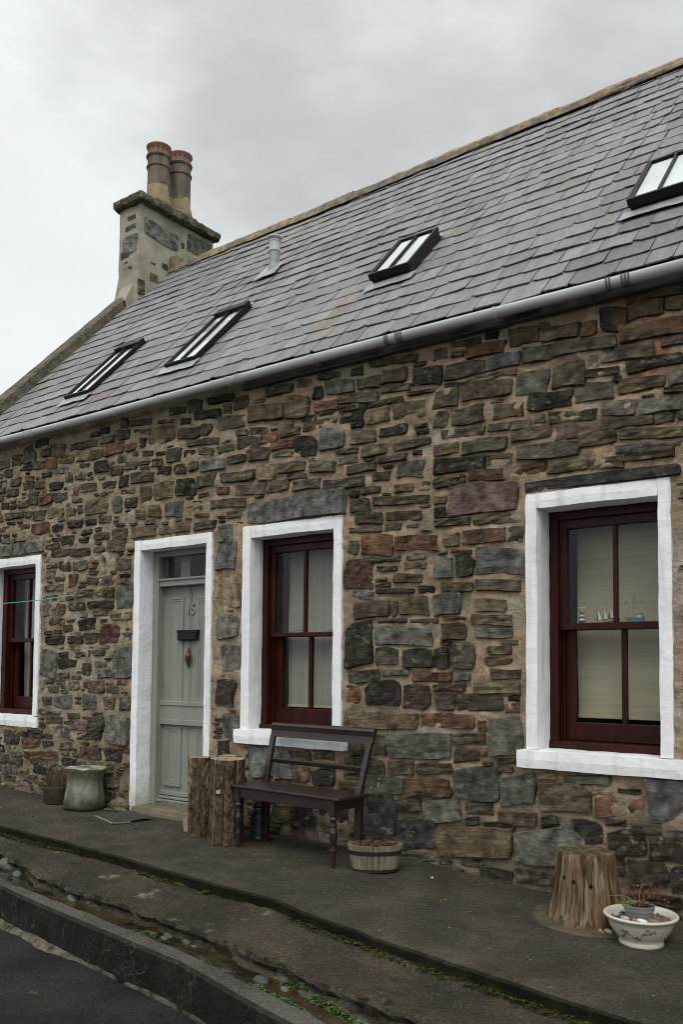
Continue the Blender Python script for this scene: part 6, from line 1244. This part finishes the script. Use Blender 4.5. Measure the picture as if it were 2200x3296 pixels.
b = MB(); mx_ = -1.895; b.tube([(mx_, oy, oz+.035), (mx_, oy, oz+.182)], .0016, 5); b.tube([(mx_, oy, oz+.172), (mx_-.048, oy, oz+.152), (mx_-.048, oy, oz+.135)], .0009, 4); b.tube([(mx_, oy, oz+.172), (mx_+.050, oy, oz+.152), (mx_+.050, oy, oz+.135)], .0009, 4); b.tube([(mx_, oy, oz+.165), (-1.945, oy, oz+.055)], .0007, 4); b.tube([(mx_, oy, oz+.165), (-1.857, oy, oz+.06)], .0007, 4); b.build('mast', M_wire, T)
gull(T, mx_-.048, oz+.126, 1.1, M_drift); gull(T, mx_+.052, oz+.128, 1.1, M_drift)
b = MB(); b.lathe([(.026, 0), (.027, .045), (.024, .050)], (-1.945, oy+.016, oz), 14); tag(b.build('glass_jar', M_glass, None, smooth=True), 'small empty glass jar behind the toy trawler', 'jar')
# two bits of bent wire on the rail of the middle window
b = MB(); b.box(-4.83, -4.10, yi2-.004, yi2+.05, 1.565, 1.579); b.build('inner_ledge', M_redwood, w2)
for i, (x0_, lb) in enumerate(((-4.70, 'bent wire ornament on the rail behind the bench window, left pane'), (-4.33, 'bent wire ornament on the rail behind the bench window, right pane'))):
    yy = yi2+.028; b = MB(); b.tube([(x0_-.04, yy, 1.582), (x0_+.02, yy, 1.598), (x0_+.075, yy, 1.604), (x0_+.10, yy+.005, 1.590), (x0_+.05, yy, 1.583), (x0_-.03, yy+.005, 1.585)], .0022, 5); tag(b.build('wire_ornament', M_wire, None), lb, 'ornament', 'wire ornaments behind the bench window')

# --- stones and plants of the stream, moss under the pavement edge
SG = 'water-worn stones in the gutter stream'
for i, (x, y, rx, ry, rz, col, lb) in enumerate((
        (-6.02, -1.44, .085, .05, .05, (.15, .14, .12), 'largest grey boulder at the far end of the gutter stream'), (-5.92, -1.47, .05, .04, .035, (.10, .10, .095), 'dark cobble between two paler ones at the stream\'s far end'), (-5.72, -1.53, .05, .035, .028, (.17, .18, .18), 'pale bluish cobble at the far end of the stream'),
        (-4.87, -1.69, .065, .035, .028, (.17, .18, .17), 'grey cobble below the bank opposite the doormat'), (-3.83, -1.80, .055, .026, .018, (.12, .11, .085), 'flat brown stone lodged on another under the bank opposite the bench'), (-3.81, -1.85, .04, .024, .016, (.15, .14, .115), 'small flat stone below the lodged brown one in the stream'),
        (-3.66, -1.82, .042, .026, .022, (.11, .10, .085), 'rounded dark stone under the crumbling bank opposite the bench'), (-3.58, -1.84, .035, .022, .014, (.16, .17, .165), 'small grey stone just past the crumbling bank'), (-3.25, -2.01, .06, .022, .014, (.15, .135, .10), 'flat tan stone against the inside of the kerb'),
        (-3.0, -1.94, .05, .034, .024, (.11, .115, .115), 'slate grey cobble in midstream opposite the barrel planter'), (-2.93, -1.86, .05, .03, .026, (.10, .095, .08), 'dark lumpy stone under the bank by the watercress'), (-2.86, -1.93, .035, .022, .018, (.22, .21, .18), 'cream stone half hidden by watercress'),
        (-2.75, -1.90, .075, .030, .018, (.13, .125, .115), 'long flat stone amid the watercress'), (-2.40, -1.93, .085, .03, .018, (.10, .10, .105), 'long dark slab below the bank at the stream\'s near end'), (-2.27, -1.96, .055, .026, .02, (.17, .135, .085), 'tan stone at the stream\'s near end'), (-2.16, -1.98, .06, .028, .022, (.19, .155, .10), 'nearest tan stone of the gutter stream'))):
    peb('stream_stone', x, y, zp(x)-.226, rx, ry, rz*.9, tuple(c*.42 for c in col), i+60, lb, 'stone', SG, -.35, .18)
b = MB(); r = random.Random(23)
def cress(cx, cy, n, rx, ry):
    for i in range(n):
        a = r.uniform(0, 2*pi); d = math.sqrt(r.random()); x, y = rot2(rx*d*cos(a), ry*d*sin(a), -.12); x += cx; y += cy
        z = zp(x)-.209+r.uniform(.004, .030)*(1.1-d); s_ = r.uniform(.006, .012); u = Vector((r.uniform(-1, 1), r.uniform(-1, 1), r.uniform(-.1, .6))).normalized(); w_ = u.cross(Vector((r.uniform(-.4, .4), r.uniform(-.4, .4), 1))).normalized()
        b.col = r.choice([(.045, .085, .018), (.065, .11, .025), (.035, .065, .015), (.09, .13, .035)]); P = Vector((x, y, z))
        b.add([P-w_*s_*.5-u*s_*.4, P-w_*s_*.6+u*s_*.3, P+u*s_, P+w_*s_*.6+u*s_*.3, P+w_*s_*.5-u*s_*.4], [(0, 1, 2, 3, 4)])
for c_ in ((-2.90, -1.87, 130, .09, .03), (-2.78, -1.86, 150, .10, .035), (-2.64, -1.92, 320, .14, .05), (-2.50, -1.95, 180, .10, .035), (-2.92, -2.02, 110, .10, .022), (-2.76, -2.05, 200, .12, .035), (-2.63, -2.08, 120, .08, .03), (-3.92, -1.86, 70, .08, .03), (-3.32, -2.0, 50, .05, .02), (-2.35, -2.0, 90, .1, .04)): cress(*c_)
cr = b.build('watercress', M_leaf, None, cols=True, fix=False); stuff(cr); tag(cr, 'mats of bright green watercress growing in the gutter stream', 'water plants')
b = MB(); r = random.Random(29)
for i in range(2600):
    x = r.uniform(-8.0, -1.3); d = float(fbm(x*1.3, 7, 0, 97, 4))
    if d < (.12 if x > -3.4 else -.05 if x > -5.6 else -.35): continue
    y = ed(x)+.026-r.random()**2*(.028+.05*max(0, d)); s_ = r.uniform(.003, .0085); g = r.random(); b.col = (.040, .043, .011) if g < .6 else (.024, .026, .009) if g < .9 else (.07, .072, .014)
    b.blob((x, y, zp(x)-.100+r.uniform(0, .014)), s_*1.7, s_*1.1, s_*.6, i, .3, 6, 4, r.uniform(0, 3), 2.)
for (x, s_) in ((-4.33, .035), (-4.28, .03), (-4.05, .03), (-2.79, .028), (-2.62, .03), (-3.66, .02)):
    for k in range(12): 
        b.col = (.055, .066, .012); b.blob((x+r.uniform(-1, 1)*s_, ed(x)+.012+r.uniform(-.6, .4)*s_, zp(x)-.096), s_*.35, s_*.3, s_*.3, k+3, .3, 7, 5, 0, 2.)
mo = b.build('moss', M_moss, None, smooth=True, cols=True); stuff(mo); tag(mo, 'dark green moss growing along the foot of the pavement edge', 'moss')
# little loose stones on the paving
for i, (x, y, s_, lb) in enumerate(((-6.75, -.72, .012, 'small dark chip on the paving before the jelly pan'), (-5.67, -.50, .012, 'small dark chip on the paving before the door step'), (-3.0, -.30, .011, 'small white chip of shell on the paving right of the barrel planter'))):
    peb('stone_chip', x, y, gz(x, y), s_, s_*.7, s_*.5, (.03, .03, .028) if i < 2 else (.6, .6, .57), i+9, lb, 'chip', None, .3, .3)
